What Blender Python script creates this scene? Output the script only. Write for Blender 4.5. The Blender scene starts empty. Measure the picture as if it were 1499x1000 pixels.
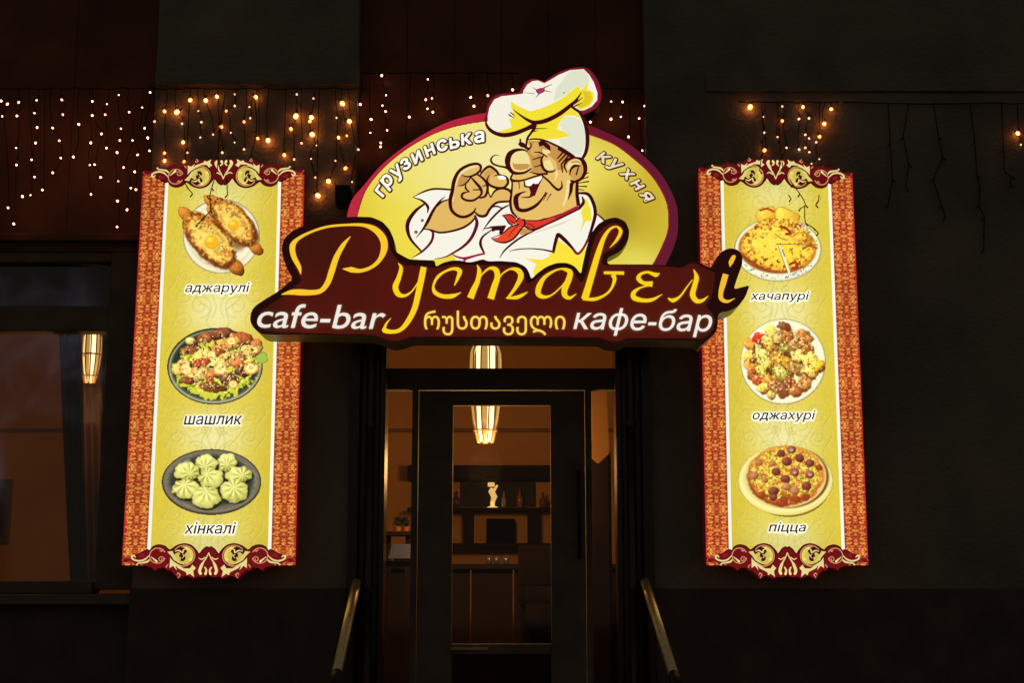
import bpy, bmesh, math, random
import numpy as np
from mathutils import Vector, Matrix
from mathutils.geometry import tessellate_polygon

# ---------------------------------------------------------------- camera, sky, exposure
S = bpy.context.scene
C = S.collection
R = math.radians
FPX, CX, CY = 2000.0, 749.5, 500.0           # the lens in pixels of the photograph
CAM = Vector((0.0, -7.6, 1.6))
PITCH = R(10)
cam_d = bpy.data.cameras.new('camera')
cam_d.sensor_width = 36.0
cam_d.lens = FPX / 1499.0 * 36.0
cam_d.clip_end = 300
cam = bpy.data.objects.new('camera', cam_d)
cam.location = CAM
cam.rotation_euler = (R(90) + PITCH, 0, 0)
C.objects.link(cam)
S.camera = cam

world = bpy.data.worlds.new('World')
S.world = world
world.use_nodes = True
_bg = world.node_tree.nodes['Background']
_bg.inputs['Color'].default_value = (1.0, 0.84, 0.66, 1)
_bg.inputs['Strength'].default_value = 0.054
S.view_settings.view_transform = 'Standard'
S.view_settings.look = 'None'
S.view_settings.exposure = 0.0
S.view_settings.gamma = 1.0
S.view_settings.use_curve_mapping = False
S.cycles.max_bounces = 6
S.cycles.transparent_max_bounces = 8
S.cycles.sample_clamp_indirect = 3.0

# ---------------------------------------------------------------- helpers
def W(px, py, Y):
    """a point of the photograph, measured on the real upright plane at depth Y"""
    u = (px - CX) / FPX
    v = (CY - py) / FPX
    t = (Y - CAM.y) / (math.cos(PITCH) - v * math.sin(PITCH))
    return Vector((t * u, Y, CAM.z + t * (math.sin(PITCH) + v * math.cos(PITCH))))

def Wnp(px, py, Y):
    u = (px - CX) / FPX
    v = (CY - py) / FPX
    t = (Y - CAM.y) / (math.cos(PITCH) - v * math.sin(PITCH))
    return t * u, CAM.z + t * (math.sin(PITCH) + v * math.cos(PITCH))

def soften(pts, r=2.2, it=2):
    """round the corners of an outline without moving its straight runs"""
    for _ in range(it):
        out = []
        n = len(pts)
        for i in range(n):
            a = np.array(pts[i - 1]); b = np.array(pts[i]); c = np.array(pts[(i + 1) % n])
            for q in (a, c):
                d = np.linalg.norm(q - b); k = min(.25, r / (d + 1e-9))
                out.append(tuple(b + (q - b) * k))
        pts = out; r *= .5
    return pts

def lin(c):
    c = c / 255.0
    return c / 12.92 if c <= 0.04045 else ((c + 0.055) / 1.055) ** 2.4

def L3(rgb):
    return tuple(lin(v) for v in rgb)

MATS = {}
def nodes(m):
    m.use_nodes = True
    return m.node_tree.nodes, m.node_tree.links, m.node_tree.nodes['Principled BSDF']

def surf(name, col, rough=0.6, metal=0.0, spec=0.5, var=0.25, scale=6.0, bump=0.0, bscale=40.0):
    """an everyday surface: colour broken up by two noises, optional relief"""
    if name in MATS:
        return MATS[name]
    m = bpy.data.materials.new(name)
    n, l, b = nodes(m)
    tc = n.new('ShaderNodeTexCoord')
    no = n.new('ShaderNodeTexNoise'); no.inputs['Scale'].default_value = scale; no.inputs['Detail'].default_value = 6
    l.new(tc.outputs['Object'], no.inputs['Vector'])
    mr = n.new('ShaderNodeMapRange')
    mr.inputs['From Min'].default_value = 0.3; mr.inputs['From Max'].default_value = 0.7
    mr.inputs['To Min'].default_value = 1 - var; mr.inputs['To Max'].default_value = 1 + var
    l.new(no.outputs['Fac'], mr.inputs['Value'])
    mx = n.new('ShaderNodeVectorMath'); mx.operation = 'SCALE'
    mx.inputs[0].default_value = col
    l.new(mr.outputs['Result'], mx.inputs['Scale'])
    l.new(mx.outputs['Vector'], b.inputs['Base Color'])
    b.inputs['Roughness'].default_value = rough
    b.inputs['Metallic'].default_value = metal
    b.inputs['Specular IOR Level'].default_value = spec
    if bump:
        n2 = n.new('ShaderNodeTexNoise'); n2.inputs['Scale'].default_value = bscale; n2.inputs['Detail'].default_value = 8
        l.new(tc.outputs['Object'], n2.inputs['Vector'])
        bp = n.new('ShaderNodeBump'); bp.inputs['Strength'].default_value = bump; bp.inputs['Distance'].default_value = 0.02
        l.new(n2.outputs['Fac'], bp.inputs['Height']); l.new(bp.outputs['Normal'], b.inputs['Normal'])
    MATS[name] = m
    return m

def ink(rgb, strength=1.0, sample=False):
    """backlit translucent print of one colour (rgb 0-255)"""
    key = ('ink', rgb, strength, sample)
    if key in MATS:
        return MATS[key]
    m = bpy.data.materials.new('print_%d_%d_%d' % rgb)
    n, l, b = nodes(m)
    c = L3(rgb)
    b.inputs['Base Color'].default_value = (c[0] * .35, c[1] * .35, c[2] * .35, 1)
    b.inputs['Roughness'].default_value = 0.35
    b.inputs['Specular IOR Level'].default_value = 0.25
    b.inputs['Emission Color'].default_value = (*c, 1)
    b.inputs['Emission Strength'].default_value = strength
    m.cycles.emission_sampling = 'AUTO' if sample else 'NONE'
    MATS[key] = m
    return m

def painted(name='printed_film', sample=False, attr='Col', strength=1.0):
    key = (name, sample, strength)
    if key in MATS:
        return MATS[key]
    m = bpy.data.materials.new(name)
    n, l, b = nodes(m)
    a = n.new('ShaderNodeAttribute'); a.attribute_name = attr
    tc = n.new('ShaderNodeTexCoord')
    no = n.new('ShaderNodeTexNoise'); no.inputs['Scale'].default_value = 260; no.inputs['Detail'].default_value = 2
    l.new(tc.outputs['Object'], no.inputs['Vector'])
    mr = n.new('ShaderNodeMapRange'); mr.inputs['To Min'].default_value = .93; mr.inputs['To Max'].default_value = 1.07
    l.new(no.outputs['Fac'], mr.inputs['Value'])
    sc = n.new('ShaderNodeVectorMath'); sc.operation = 'SCALE'
    l.new(a.outputs['Color'], sc.inputs[0]); l.new(mr.outputs['Result'], sc.inputs['Scale'])
    l.new(sc.outputs['Vector'], b.inputs['Emission Color'])
    b.inputs['Emission Strength'].default_value = strength
    b.inputs['Base Color'].default_value = (.2, .16, .05, 1)
    b.inputs['Roughness'].default_value = 0.35
    b.inputs['Specular IOR Level'].default_value = 0.25
    m.cycles.emission_sampling = 'AUTO' if sample else 'NONE'
    MATS[key] = m
    return m

def glow(name, col, strength, sample=True):
    if name in MATS:
        return MATS[name]
    m = bpy.data.materials.new(name)
    n, l, b = nodes(m)
    b.inputs['Base Color'].default_value = (.6, .5, .35, 1)
    b.inputs['Emission Color'].default_value = (*col, 1)
    b.inputs['Emission Strength'].default_value = strength
    m.cycles.emission_sampling = 'AUTO' if sample else 'NONE'
    MATS[name] = m
    return m

def glass(name='window_glass', refl=0.06, tint=(.92, .92, .9)):
    if name in MATS:
        return MATS[name]
    m = bpy.data.materials.new(name)
    m.use_nodes = True
    n, l = m.node_tree.nodes, m.node_tree.links
    n.remove(n['Principled BSDF'])
    out = n['Material Output']
    t = n.new('ShaderNodeBsdfTransparent'); t.inputs['Color'].default_value = (*tint, 1)
    g = n.new('ShaderNodeBsdfGlossy'); g.inputs['Roughness'].default_value = 0.05
    g.inputs['Color'].default_value = (1, 1, 1, 1)
    lw = n.new('ShaderNodeLayerWeight'); lw.inputs['Blend'].default_value = 0.3
    mr = n.new('ShaderNodeMapRange')
    mr.inputs['To Min'].default_value = refl; mr.inputs['To Max'].default_value = 0.9
    l.new(lw.outputs['Fresnel'], mr.inputs['Value'])
    mr.inputs['From Min'].default_value = 0.08
    mx = n.new('ShaderNodeMixShader')
    l.new(mr.outputs['Result'], mx.inputs['Fac']); l.new(t.outputs[0], mx.inputs[1]); l.new(g.outputs[0], mx.inputs[2])
    l.new(mx.outputs[0], out.inputs['Surface'])
    MATS[name] = m
    return m

def link_mesh(name, verts, faces, mats, parent=None, mi=None, smooth=False, colors=None, origin=None):
    """verts in world space; stored relative to the parent's (or origin's) position"""
    o0 = origin if origin is not None else (ROOTLOC.get(parent.name, Vector((0, 0, 0))) if parent else Vector((0, 0, 0)))
    me = bpy.data.meshes.new(name)
    me.from_pydata([tuple(Vector(v) - o0) for v in verts], [], faces)
    if not isinstance(mats, (list, tuple)):
        mats = [mats]
    for m in mats:
        me.materials.append(m)
    if mi is not None:
        me.polygons.foreach_set('material_index', mi)
    if smooth:
        me.polygons.foreach_set('use_smooth', [True] * len(me.polygons))
    me.update()
    o = bpy.data.objects.new(name, me)
    if origin is not None and parent is None:
        o.location = o0
    elif origin is not None:
        o.location = o0 - ROOTLOC.get(parent.name, Vector((0, 0, 0)))
    C.objects.link(o)
    if parent:
        o.parent = parent
        ROOTLOC[o.name] = ROOTLOC.get(parent.name, Vector((0, 0, 0))) if origin is None else Vector(o0)
    else:
        ROOTLOC[o.name] = Vector(o0)
    return o

ROOTLOC = {}
def thing(name, loc, label, cat, group=None):
    o = bpy.data.objects.new(name, None)
    o.empty_display_size = 0.1
    o.location = loc
    C.objects.link(o)
    o['label'] = label; o['category'] = cat
    if group: o['group'] = group
    ROOTLOC[o.name] = Vector(loc)
    return o

def tag(o, label, cat, group=None):
    o['label'] = label; o['category'] = cat
    if group: o['group'] = group
    return o

class MB:
    """collects boxes, tubes and rings into one mesh"""
    def __init__(s):
        s.v, s.f, s.mi, s.mats = [], [], [], []
        s.cur = 0
    def use(s, m):
        if m not in s.mats: s.mats.append(m)
        s.cur = s.mats.index(m)
        return s
    def face(s, idx):
        s.f.append(idx); s.mi.append(s.cur)
    def box(s, x0, x1, y0, y1, z0, z1, bev=0.0):
        if x0 > x1: x0, x1 = x1, x0
        if y0 > y1: y0, y1 = y1, y0
        if z0 > z1: z0, z1 = z1, z0
        if bev <= 0:
            b = len(s.v)
            s.v += [(x, y, z) for x in (x0, x1) for y in (y0, y1) for z in (z0, z1)]
            for q in ((0, 1, 3, 2), (4, 6, 7, 5), (0, 4, 5, 1), (2, 3, 7, 6), (0, 2, 6, 4), (1, 5, 7, 3)):
                s.face([b + i for i in q])
            return s
        bm = bmesh.new()
        bmesh.ops.create_cube(bm, size=1.0)
        for v in bm.verts:
            v.co = Vector(((x0 + x1) / 2 + v.co.x * (x1 - x0), (y0 + y1) / 2 + v.co.y * (y1 - y0), (z0 + z1) / 2 + v.co.z * (z1 - z0)))
        bmesh.ops.bevel(bm, geom=list(bm.edges), offset=bev, segments=2, affect='EDGES', profile=0.5)
        s.add_bm(bm)
        return s
    def add_bm(s, bm, mat=None):
        b = len(s.v)
        bm.verts.index_update()
        for v in bm.verts:
            co = mat @ v.co if mat is not None else v.co
            s.v.append(tuple(co))
        for f in bm.faces:
            s.face([b + v.index for v in f.verts])
        bm.free()
    def tube(s, pts, r, seg=8, cap=True):
        pts = [Vector(p) for p in pts]
        rs = r if isinstance(r, (list, tuple)) else [r] * len(pts)
        b0 = len(s.v)
        up = None
        for i, p in enumerate(pts):
            d = (pts[min(i + 1, len(pts) - 1)] - pts[max(i - 1, 0)]).normalized()
            if up is None:
                up = Vector((0, 0, 1)) if abs(d.z) < .9 else Vector((0, 1, 0))
            a = d.cross(up)
            if a.length < 1e-6: a = d.cross(Vector((1, 0, 0)))
            a.normalize(); c = d.cross(a).normalized()
            up = a.cross(d)
            for k in range(seg):
                t = 2 * math.pi * k / seg
                s.v.append(tuple(p + (a * math.cos(t) + c * math.sin(t)) * rs[i]))
        for i in range(len(pts) - 1):
            for k in range(seg):
                k2 = (k + 1) % seg
                s.face([b0 + i * seg + k, b0 + i * seg + k2, b0 + (i + 1) * seg + k2, b0 + (i + 1) * seg + k])
        if cap:
            s.face([b0 + k for k in range(seg)][::-1])
            s.face([b0 + (len(pts) - 1) * seg + k for k in range(seg)])
        return s
    def lathe(s, cx, cy, prof, seg=20):
        """prof = [(r, z)]"""
        b0 = len(s.v)
        for r, z in prof:
            for k in range(seg):
                t = 2 * math.pi * k / seg
                s.v.append((cx + r * math.cos(t), cy + r * math.sin(t), z))
        for i in range(len(prof) - 1):
            for k in range(seg):
                k2 = (k + 1) % seg
                s.face([b0 + i * seg + k, b0 + i * seg + k2, b0 + (i + 1) * seg + k2, b0 + (i + 1) * seg + k])
        return s
    def ico(s, c, r, sub=1, sc=(1, 1, 1)):
        bm = bmesh.new()
        bmesh.ops.create_icosphere(bm, subdivisions=sub, radius=r)
        s.add_bm(bm, Matrix.Translation(c) @ Matrix.Diagonal((*sc, 1)))
        return s
    def build(s, name, mat=None, parent=None, smooth=False, origin=None):
        mats = s.mats if s.mats else [mat]
        return link_mesh(name, s.v, s.f, mats, parent, s.mi if s.mats else None, smooth, origin=origin)

def spline(pts, n=6, closed=False):
    """Catmull-Rom through points of any dimension"""
    P = [np.array(p, float) for p in pts]
    if closed: P = [P[-1]] + P + [P[0], P[1]]
    else: P = [2 * P[0] - P[1]] + P + [2 * P[-1] - P[-2]]
    out = []
    for i in range(1, len(P) - 2):
        for k in range(n):
            t = k / n
            a, b, c, d = P[i - 1], P[i], P[i + 1], P[i + 2]
            q = 0.5 * ((2 * b) + (-a + c) * t + (2 * a - 5 * b + 4 * c - d) * t * t + (-a + 3 * b - 3 * c + d) * t ** 3)
            # keep widths from overshooting
            if len(q) > 2: q[2] = b[2] + (c[2] - b[2]) * t
            out.append(q)
    if not closed: out.append(P[-2])
    return out

class Art:
    """flat print measured in photograph pixels, laid on the upright plane Y"""
    def __init__(s, Y, org=(0, 0), sc=1.0, step=0.00012):
        s.Y = Y; s.org = org; s.sc = sc; s.n = 0; s.step = step; s.wk = 1.0; s.caps = True
        s.reset()
    def reset(s):
        s.v, s.f, s.mi, s.mats = [], [], [], []
    def view(s, org, sc):
        s.org, s.sc = org, sc
        return s
    def px(s, p):
        return (p[0] / s.sc + s.org[0], p[1] / s.sc + s.org[1])
    def _m(s, m):
        if m not in s.mats: s.mats.append(m)
        return s.mats.index(m)
    def lay(s):
        s.n += 1
        return s.Y - s.n * s.step
    def fill(s, rgb, pts, smooth=True, closed=True, conv=True, mat=None):
        q = [s.px(p) for p in pts] if conv else [tuple(p) for p in pts]
        if smooth: q = [tuple(p) for p in spline(q, 5, True)]
        y = s.lay()
        P = [W(a, b, s.Y) for a, b in q]
        tris = tessellate_polygon([[Vector((p.x, p.z, 0)) for p in P]])
        b = len(s.v)
        s.v += [(p.x, y, p.z) for p in P]
        k = s._m(mat or ink(rgb))
        for t in tris:
            s.f.append([b + i for i in t]); s.mi.append(k)
        return s
    def stroke(s, rgb, pts, w=None, smooth=True, mat=None, n=6):
        q = []
        for p in pts:
            a = s.px(p)
            ww = (p[2] if len(p) > 2 else w) / s.sc * s.wk
            q.append((a[0], a[1], ww))
        if smooth and len(q) > 2: q = [tuple(p) for p in spline(q, n)]
        y = s.lay()
        k = s._m(mat or ink(rgb))
        b = len(s.v)
        m = len(q)
        for i, p in enumerate(q):
            a = q[max(i - 1, 0)]; c = q[min(i + 1, m - 1)]
            dx, dy = c[0] - a[0], c[1] - a[1]
            d = math.hypot(dx, dy) or 1
            nx, ny = -dy / d * p[2] / 2, dx / d * p[2] / 2
            for sg in (1, -1):
                w3 = W(p[0] + sg * nx, p[1] + sg * ny, s.Y)
                s.v.append((w3.x, y, w3.z))
        for i in range(m - 1):
            s.f.append([b + 2 * i, b + 2 * i + 1, b + 2 * i + 3, b + 2 * i + 2]); s.mi.append(k)
        for e, p in ((0, q[0]), (m - 1, q[-1])):       # round ends
            if p[2] > 0.5 and s.caps:
                s.disc(None, (p[0], p[1]), p[2] / 2, seg=10, conv=False, k=k, y=y)
        return s
    def disc(s, rgb, c, r, ry=None, seg=24, conv=True, k=None, y=None):
        if conv:
            c = s.px(c); r = r / s.sc; ry = (ry / s.sc) if ry else r
        ry = ry or r
        if y is None: y = s.lay()
        if k is None: k = s._m(ink(rgb))
        b = len(s.v)
        for i in range(seg):
            t = 2 * math.pi * i / seg
            w3 = W(c[0] + r * math.cos(t), c[1] + ry * math.sin(t), s.Y)
            s.v.append((w3.x, y, w3.z))
        s.f.append(list(range(b, b + seg))); s.mi.append(k)
        return s
    def take(s, name, parent):
        o = link_mesh(name, s.v, s.f, list(s.mats), parent, list(s.mi))
        s.reset()
        return o

def slab(name, pts, Yf, Yb, front, side, parent, W_at=None):
    """a cut-out box: outline in photograph pixels measured on its front plane"""
    P = [W(a, b, W_at if W_at is not None else Yf) for a, b in pts]
    tris = tessellate_polygon([[Vector((p.x, p.z, 0)) for p in P]])
    n = len(P)
    v = [(p.x, Yf, p.z) for p in P] + [(p.x, Yb, p.z) for p in P]
    f = [list(t) for t in tris]; mi = [0] * len(f)
    for i in range(n):
        j = (i + 1) % n
        f.append([i, j, n + j, n + i]); mi.append(1)
    for t in tris:
        f.append([n + i for i in t][::-1]); mi.append(1)
    return link_mesh(name, v, f, [front, side], parent, mi)

# ---- lettering ------------------------------------------------------
_txt = {}
def glyphs(text, offset=0.0, shear=0.0, space=1.0):
    """outlines of a piece of lettering, each contour filled on its own so that overlapping strokes stay solid"""
    key = (text, offset, shear, space)
    if key in _txt: return _txt[key]
    cu = bpy.data.curves.new('t', 'FONT')
    cu.body = text; cu.size = 1; cu.resolution_u = 4; cu.offset = offset; cu.shear = shear
    cu.space_character = space
    cu.dimensions = '2D'; cu.fill_mode = 'NONE'
    o = bpy.data.objects.new('t', cu); C.objects.link(o)
    bpy.context.view_layer.update()
    dg = bpy.context.evaluated_depsgraph_get()
    me = bpy.data.meshes.new_from_object(o.evaluated_get(dg))
    pos = [(q.co.x, q.co.y) for q in me.vertices]
    nb = {}
    for e_ in me.edges:
        a, b = e_.vertices
        nb.setdefault(a, []).append(b); nb.setdefault(b, []).append(a)
    loops, seen = [], set()
    for s0 in sorted(nb):
        if s0 in seen: continue
        lp_, cur, prev = [], s0, None
        while cur not in seen:
            seen.add(cur); lp_.append(cur)
            nx = [q for q in nb[cur] if q != prev and q not in seen]
            prev = cur
            if not nx: break
            cur = nx[0] if prev != s0 or (s0 + 1) not in nx else s0 + 1
        if len(lp_) > 2: loops.append(lp_)
    bpy.data.objects.remove(o); bpy.data.meshes.remove(me); bpy.data.curves.remove(cu)
    def area(l): return sum(pos[l[k - 1]][0] * pos[l[k]][1] - pos[l[k]][0] * pos[l[k - 1]][1] for k in range(len(l))) / 2
    def inside(p, l):
        c = False
        for k in range(len(l)):
            (xa, ya), (xb, yb_) = pos[l[k - 1]], pos[l[k]]
            if (ya > p[1]) != (yb_ > p[1]) and p[0] < (xb - xa) * (p[1] - ya) / (yb_ - ya) + xa: c = not c
        return c
    if text == 'ь' and len(pos) == 48:             # its one contour crosses itself: split it into bowl and stem
        dx_ = (pos[27][0] - pos[26][0]) / (pos[27][1] - pos[26][1] + 1e-9)
        def at_(x, y): return (x + dx_ * y, y)
        bowl = list(pos[0:26]) + [at_(.12, 0), at_(.12, .081)] + list(pos[30:47]) + [at_(.12, .268), at_(.12, .349)]
        st0 = [pos[26], at_(.163, 0), pos[28], pos[27]]
        pos = bowl + st0
        loops = [list(range(len(bowl))), list(range(len(bowl), len(bowl) + 4))]
    ar = [area(l) for l in loops]
    sg = 1 if max(ar, key=abs) > 0 else -1
    outs = [i for i in range(len(loops)) if ar[i] * sg > 0 or text == 'ь']; holes = {i: [] for i in outs}
    for i in range(len(loops)):
        if ar[i] * sg < 0 and i not in outs:
            own = [q for q in outs if sum(inside(pos[k], loops[q]) for k in loops[i]) > .8 * len(loops[i])]
            if own: holes[min(own, key=lambda q: abs(ar[q]))].append(i)
            else:
                outs.append(i); holes[i] = []
    f, be = [], []
    for i in outs:
        grp = [loops[i]] + [loops[h] for h in holes[i]]
        flat = [q for l in grp for q in l]
        for t in tessellate_polygon([[Vector((*pos[q], 0)) for q in l] for l in grp]):
            f.append([flat[q] for q in t])
    for l in loops:
        be += [(l[k - 1], l[k]) for k in range(len(l))]
    _txt[key] = (pos, f, be)
    return pos, f, be

def lay_glyphs(art, pts, f, be, rgb, wpx):
    """pts in photo pixels; wpx thickens every stem by that many pixels (an even contour round the glyph)"""
    y = art.lay(); k = art._m(ink(rgb)); b = len(art.v)
    for p in pts:
        w3 = W(p[0], p[1], art.Y); art.v.append((w3.x, y, w3.z))
    for q in f:
        art.f.append([b + i for i in q]); art.mi.append(k)
    if wpx > 0:
        y = art.lay(); h = wpx / 2
        for i, j in be:
            (ax, ay), (bx, by) = pts[i], pts[j]
            d = math.hypot(bx - ax, by - ay)
            if d < 1e-5: continue
            nx, ny = -(by - ay) / d * h, (bx - ax) / d * h
            c = len(art.v)
            for qx, qy in ((ax + nx, ay + ny), (ax - nx, ay - ny), (bx - nx, by - ny), (bx + nx, by + ny)):
                w3 = W(qx, qy, art.Y); art.v.append((w3.x, y, w3.z))
            art.f.append([c, c + 1, c + 2, c + 3]); art.mi.append(k)
        y = art.lay()
        for i in {i for e in be for i in e}:
            art.disc(None, pts[i], h, seg=7, conv=False, k=k, y=y)

def put_text(art, text, box, layers, shear=0.0, tilt=0.0, space=1.0, base=0.0):
    """box = (x0, y_top, x1, y_bottom) in photo pixels; layers = [(rgb, contour width, dx, dy)]"""
    v, f, be = glyphs(text, 0.0, shear, space)
    xs = [p[0] for p in v]; ys = [p[1] for p in v]
    x0, x1, y0, y1 = min(xs), max(xs), min(ys), max(ys)
    sx = (box[2] - box[0]) / (x1 - x0); sy = (box[3] - box[1]) / (y1 - y0)
    base_pts = [(box[0] + (p[0] - x0) * sx, box[3] - (p[1] - y0) * sy + tilt * (p[0] - x0) * sx) for p in v]
    for rgb, wpx, dx, dy in layers:
        lay_glyphs(art, [(a + dx, b + dy) for a, b in base_pts], f, be, rgb, wpx)

def put_letter(art, ch, c, ang, xh, layers, shear=0.0, wide=1.0):
    v0 = glyphs('н', 0, 0)[0]
    hn = max(p[1] for p in v0) - min(p[1] for p in v0)
    s = xh / hn
    v, f, be = glyphs(ch, 0, shear)
    mx = (min(p[0] for p in v) + max(p[0] for p in v)) / 2
    my = (min(p[1] for p in v) + max(p[1] for p in v)) / 2
    ca, sa = math.cos(R(ang)), math.sin(R(ang))
    pts = []
    for p in v:
        a, h = (p[0] - mx) * s * wide, (p[1] - my) * s
        pts.append((c[0] + a * ca - h * sa, c[1] - (a * sa + h * ca)))
    for rgb, wpx, dx, dy in layers:
        lay_glyphs(art, [(a + dx, b + dy) for a, b in pts], f, be, rgb, wpx)

# ---- printed pictures, painted point by point on a fine grid ---------
def vnoise(X, Y, scale, seed=0, octv=3):
    out = np.zeros_like(X, float); amp = 1.0; tot = 0
    for o in range(octv):
        rng = np.random.RandomState(seed * 31 + o * 7 + 1)
        T = rng.rand(97, 97)
        x = X / scale * 2 ** o + 13.3 * seed; y = Y / scale * 2 ** o + 7.7 * seed
        xi = np.floor(x).astype(int); yi = np.floor(y).astype(int)
        fx = x - xi; fy = y - yi
        fx = fx * fx * (3 - 2 * fx); fy = fy * fy * (3 - 2 * fy)
        a = T[yi % 97, xi % 97]; b_ = T[yi % 97, (xi + 1) % 97]; c = T[(yi + 1) % 97, xi % 97]; d = T[(yi + 1) % 97, (xi + 1) % 97]
        out += amp * ((a * (1 - fx) + b_ * fx) * (1 - fy) + (c * (1 - fx) + d * fx) * fy)
        tot += amp; amp *= .55
    return out / tot

def sstep(a, b, x):
    t = np.clip((x - a) / (b - a), 0, 1)
    return t * t * (3 - 2 * t)

class Canvas:
    def __init__(s, x0, y0, x1, y1, step, bgc=(0, 0, 0)):
        nx = int(round((x1 - x0) / step)) + 1; ny = int(round((y1 - y0) / step)) + 1
        s.X, s.Yp = np.meshgrid(np.linspace(x0, x1, nx), np.linspace(y0, y1, ny))
        s.img = np.zeros((ny, nx, 3)); s.img[:] = bgc
        s.alpha = np.zeros((ny, nx))
        s.q = None
    def q_ell(s, cx, cy, rx, ry, rot=0):
        c, si = math.cos(R(rot)), math.sin(R(rot))
        dx, dy = s.X - cx, s.Yp - cy
        a = (dx * c + dy * si) / rx; b = (-dx * si + dy * c) / ry
        return a, b, np.hypot(a, b)
    def mix(s, rgb, m):
        rgb = np.array(rgb, float)
        s.img += (rgb - s.img) * m[..., None]
        s.alpha = np.maximum(s.alpha, m)
    def ell(s, rgb, cx, cy, rx, ry, rot=0, soft=.06, rough=0, seed=1):
        a, b, q = s.q_ell(cx, cy, rx, ry, rot)
        if rough: q = q + (vnoise(s.X, s.Yp, 5, seed) - .5) * rough
        s.mix(rgb, 1 - sstep(1 - soft, 1 + soft, q))
    def blob(s, rgb, cx, cy, rx, ry, rot=0, dark=(90, 40, 10), rough=.35, seed=1, spec=.35, tex=.25, sq=2.0):
        a, b, q = s.q_ell(cx, cy, rx, ry, rot)
        if sq > 2: q = (np.abs(a) ** sq + np.abs(b) ** sq) ** (1 / sq) * .93 + .1 * np.abs(a + .6 * b)
        q = q + (vnoise(s.X, s.Yp, min(rx, ry) * .8 + 1, seed, 2) - .5) * rough
        m = 1 - sstep(.9, 1.08, q)
        nz = np.sqrt(np.clip(1 - q * q, 0, 1))
        gx = (s.X - cx) / max(rx, ry); gy = (s.Yp - cy) / max(rx, ry)
        lit = np.clip(.35 + .6 * nz - .35 * gx - .45 * gy, 0, 1.25)
        t = vnoise(s.X, s.Yp, 2.6, seed + 3, 3)
        lit = np.clip(lit + (t - .5) * 2 * tex, 0, 1.3)[..., None]
        col = np.array(dark) * (1 - np.clip(lit, 0, 1)) + np.array(rgb) * np.clip(lit, 0, 1)
        col = col + np.clip(lit - 1, 0, 1) * spec * 255
        s.img += (col - s.img) * m[..., None]
        s.alpha = np.maximum(s.alpha, m)
    def line(s, rgb, pts, w, op=1.0, n=10, soft=.5):
        q = spline([(p[0], p[1]) for p in pts], n) if len(pts) > 2 else pts
        D = np.full(s.X.shape, 1e9)
        for i in range(len(q) - 1):
            ax, ay = q[i][0], q[i][1]; bx, by = q[i + 1][0], q[i + 1][1]
            L = (bx - ax) ** 2 + (by - ay) ** 2 + 1e-9
            x_lo, x_hi = min(ax, bx) - w - 1, max(ax, bx) + w + 1
            j0 = max(0, np.searchsorted(s.X[0], x_lo) - 1); j1 = np.searchsorted(s.X[0], x_hi) + 1
            i0 = max(0, np.searchsorted(s.Yp[:, 0], min(ay, by) - w - 1) - 1); i1 = np.searchsorted(s.Yp[:, 0], max(ay, by) + w + 1) + 1
            X, Y = s.X[i0:i1, j0:j1], s.Yp[i0:i1, j0:j1]
            if X.size == 0: continue
            t = np.clip(((X - ax) * (bx - ax) + (Y - ay) * (by - ay)) / L, 0, 1)
            d = np.hypot(X - ax - t * (bx - ax), Y - ay - t * (by - ay))
            D[i0:i1, j0:j1] = np.minimum(D[i0:i1, j0:j1], d)
        s.mix(rgb, (1 - sstep(w / 2 - soft / 2, w / 2 + soft, D)) * op)
    def grade(s, gain=1.0, sat=1.0, hi=255):
        g = s.img.mean(axis=2, keepdims=True)
        s.img = np.clip((g + (s.img - g) * sat) * gain, 0, hi)
    def mesh(s, name, Y, front, parent, mat=None, use_alpha=True, quadmap=None):
        ny, nx = s.X.shape
        X, Z = Wnp(s.X.ravel(), s.Yp.ravel(), Y) if quadmap is None else quadmap(s.X.ravel(), s.Yp.ravel())
        o0 = ROOTLOC[parent.name]
        co = np.stack([X - o0.x, np.full(X.shape, front - o0.y), Z - o0.z], 1).astype(np.float32)
        idx = np.arange(ny * nx).reshape(ny, nx)
        q = np.stack([idx[1:, :-1], idx[1:, 1:], idx[:-1, 1:], idx[:-1, :-1]], -1).reshape(-1, 4)
        if use_alpha:
            a = s.alpha.ravel()
            q = q[(a[q].mean(axis=1) > .5)]
            used = np.unique(q); re = np.full(ny * nx, -1); re[used] = np.arange(len(used)); q = re[q]; co = co[used]
        else:
            used = np.arange(ny * nx)
        me = bpy.data.meshes.new(name)
        me.vertices.add(len(co)); me.vertices.foreach_set('co', co.ravel())
        me.loops.add(q.size); me.loops.foreach_set('vertex_index', q.ravel().astype(np.int32))
        me.polygons.add(len(q))
        me.polygons.foreach_set('loop_start', np.arange(0, q.size, 4, dtype=np.int32))
        me.polygons.foreach_set('loop_total', np.full(len(q), 4, dtype=np.int32))
        me.update(calc_edges=True)
        c = np.clip(s.img.reshape(-1, 3)[used], 0, 255) / 255.0
        c = np.where(c <= .04045, c / 12.92, ((c + .055) / 1.055) ** 2.4)
        ca = me.color_attributes.new('Col', 'FLOAT_COLOR', 'POINT')
        ca.data.foreach_set('color', np.concatenate([c, np.ones((len(c), 1))], 1).astype(np.float32).ravel())
        me.materials.append(mat or painted())
        o = bpy.data.objects.new(name, me); C.objects.link(o); o.parent = parent
        ROOTLOC[o.name] = o0
        return o
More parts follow.
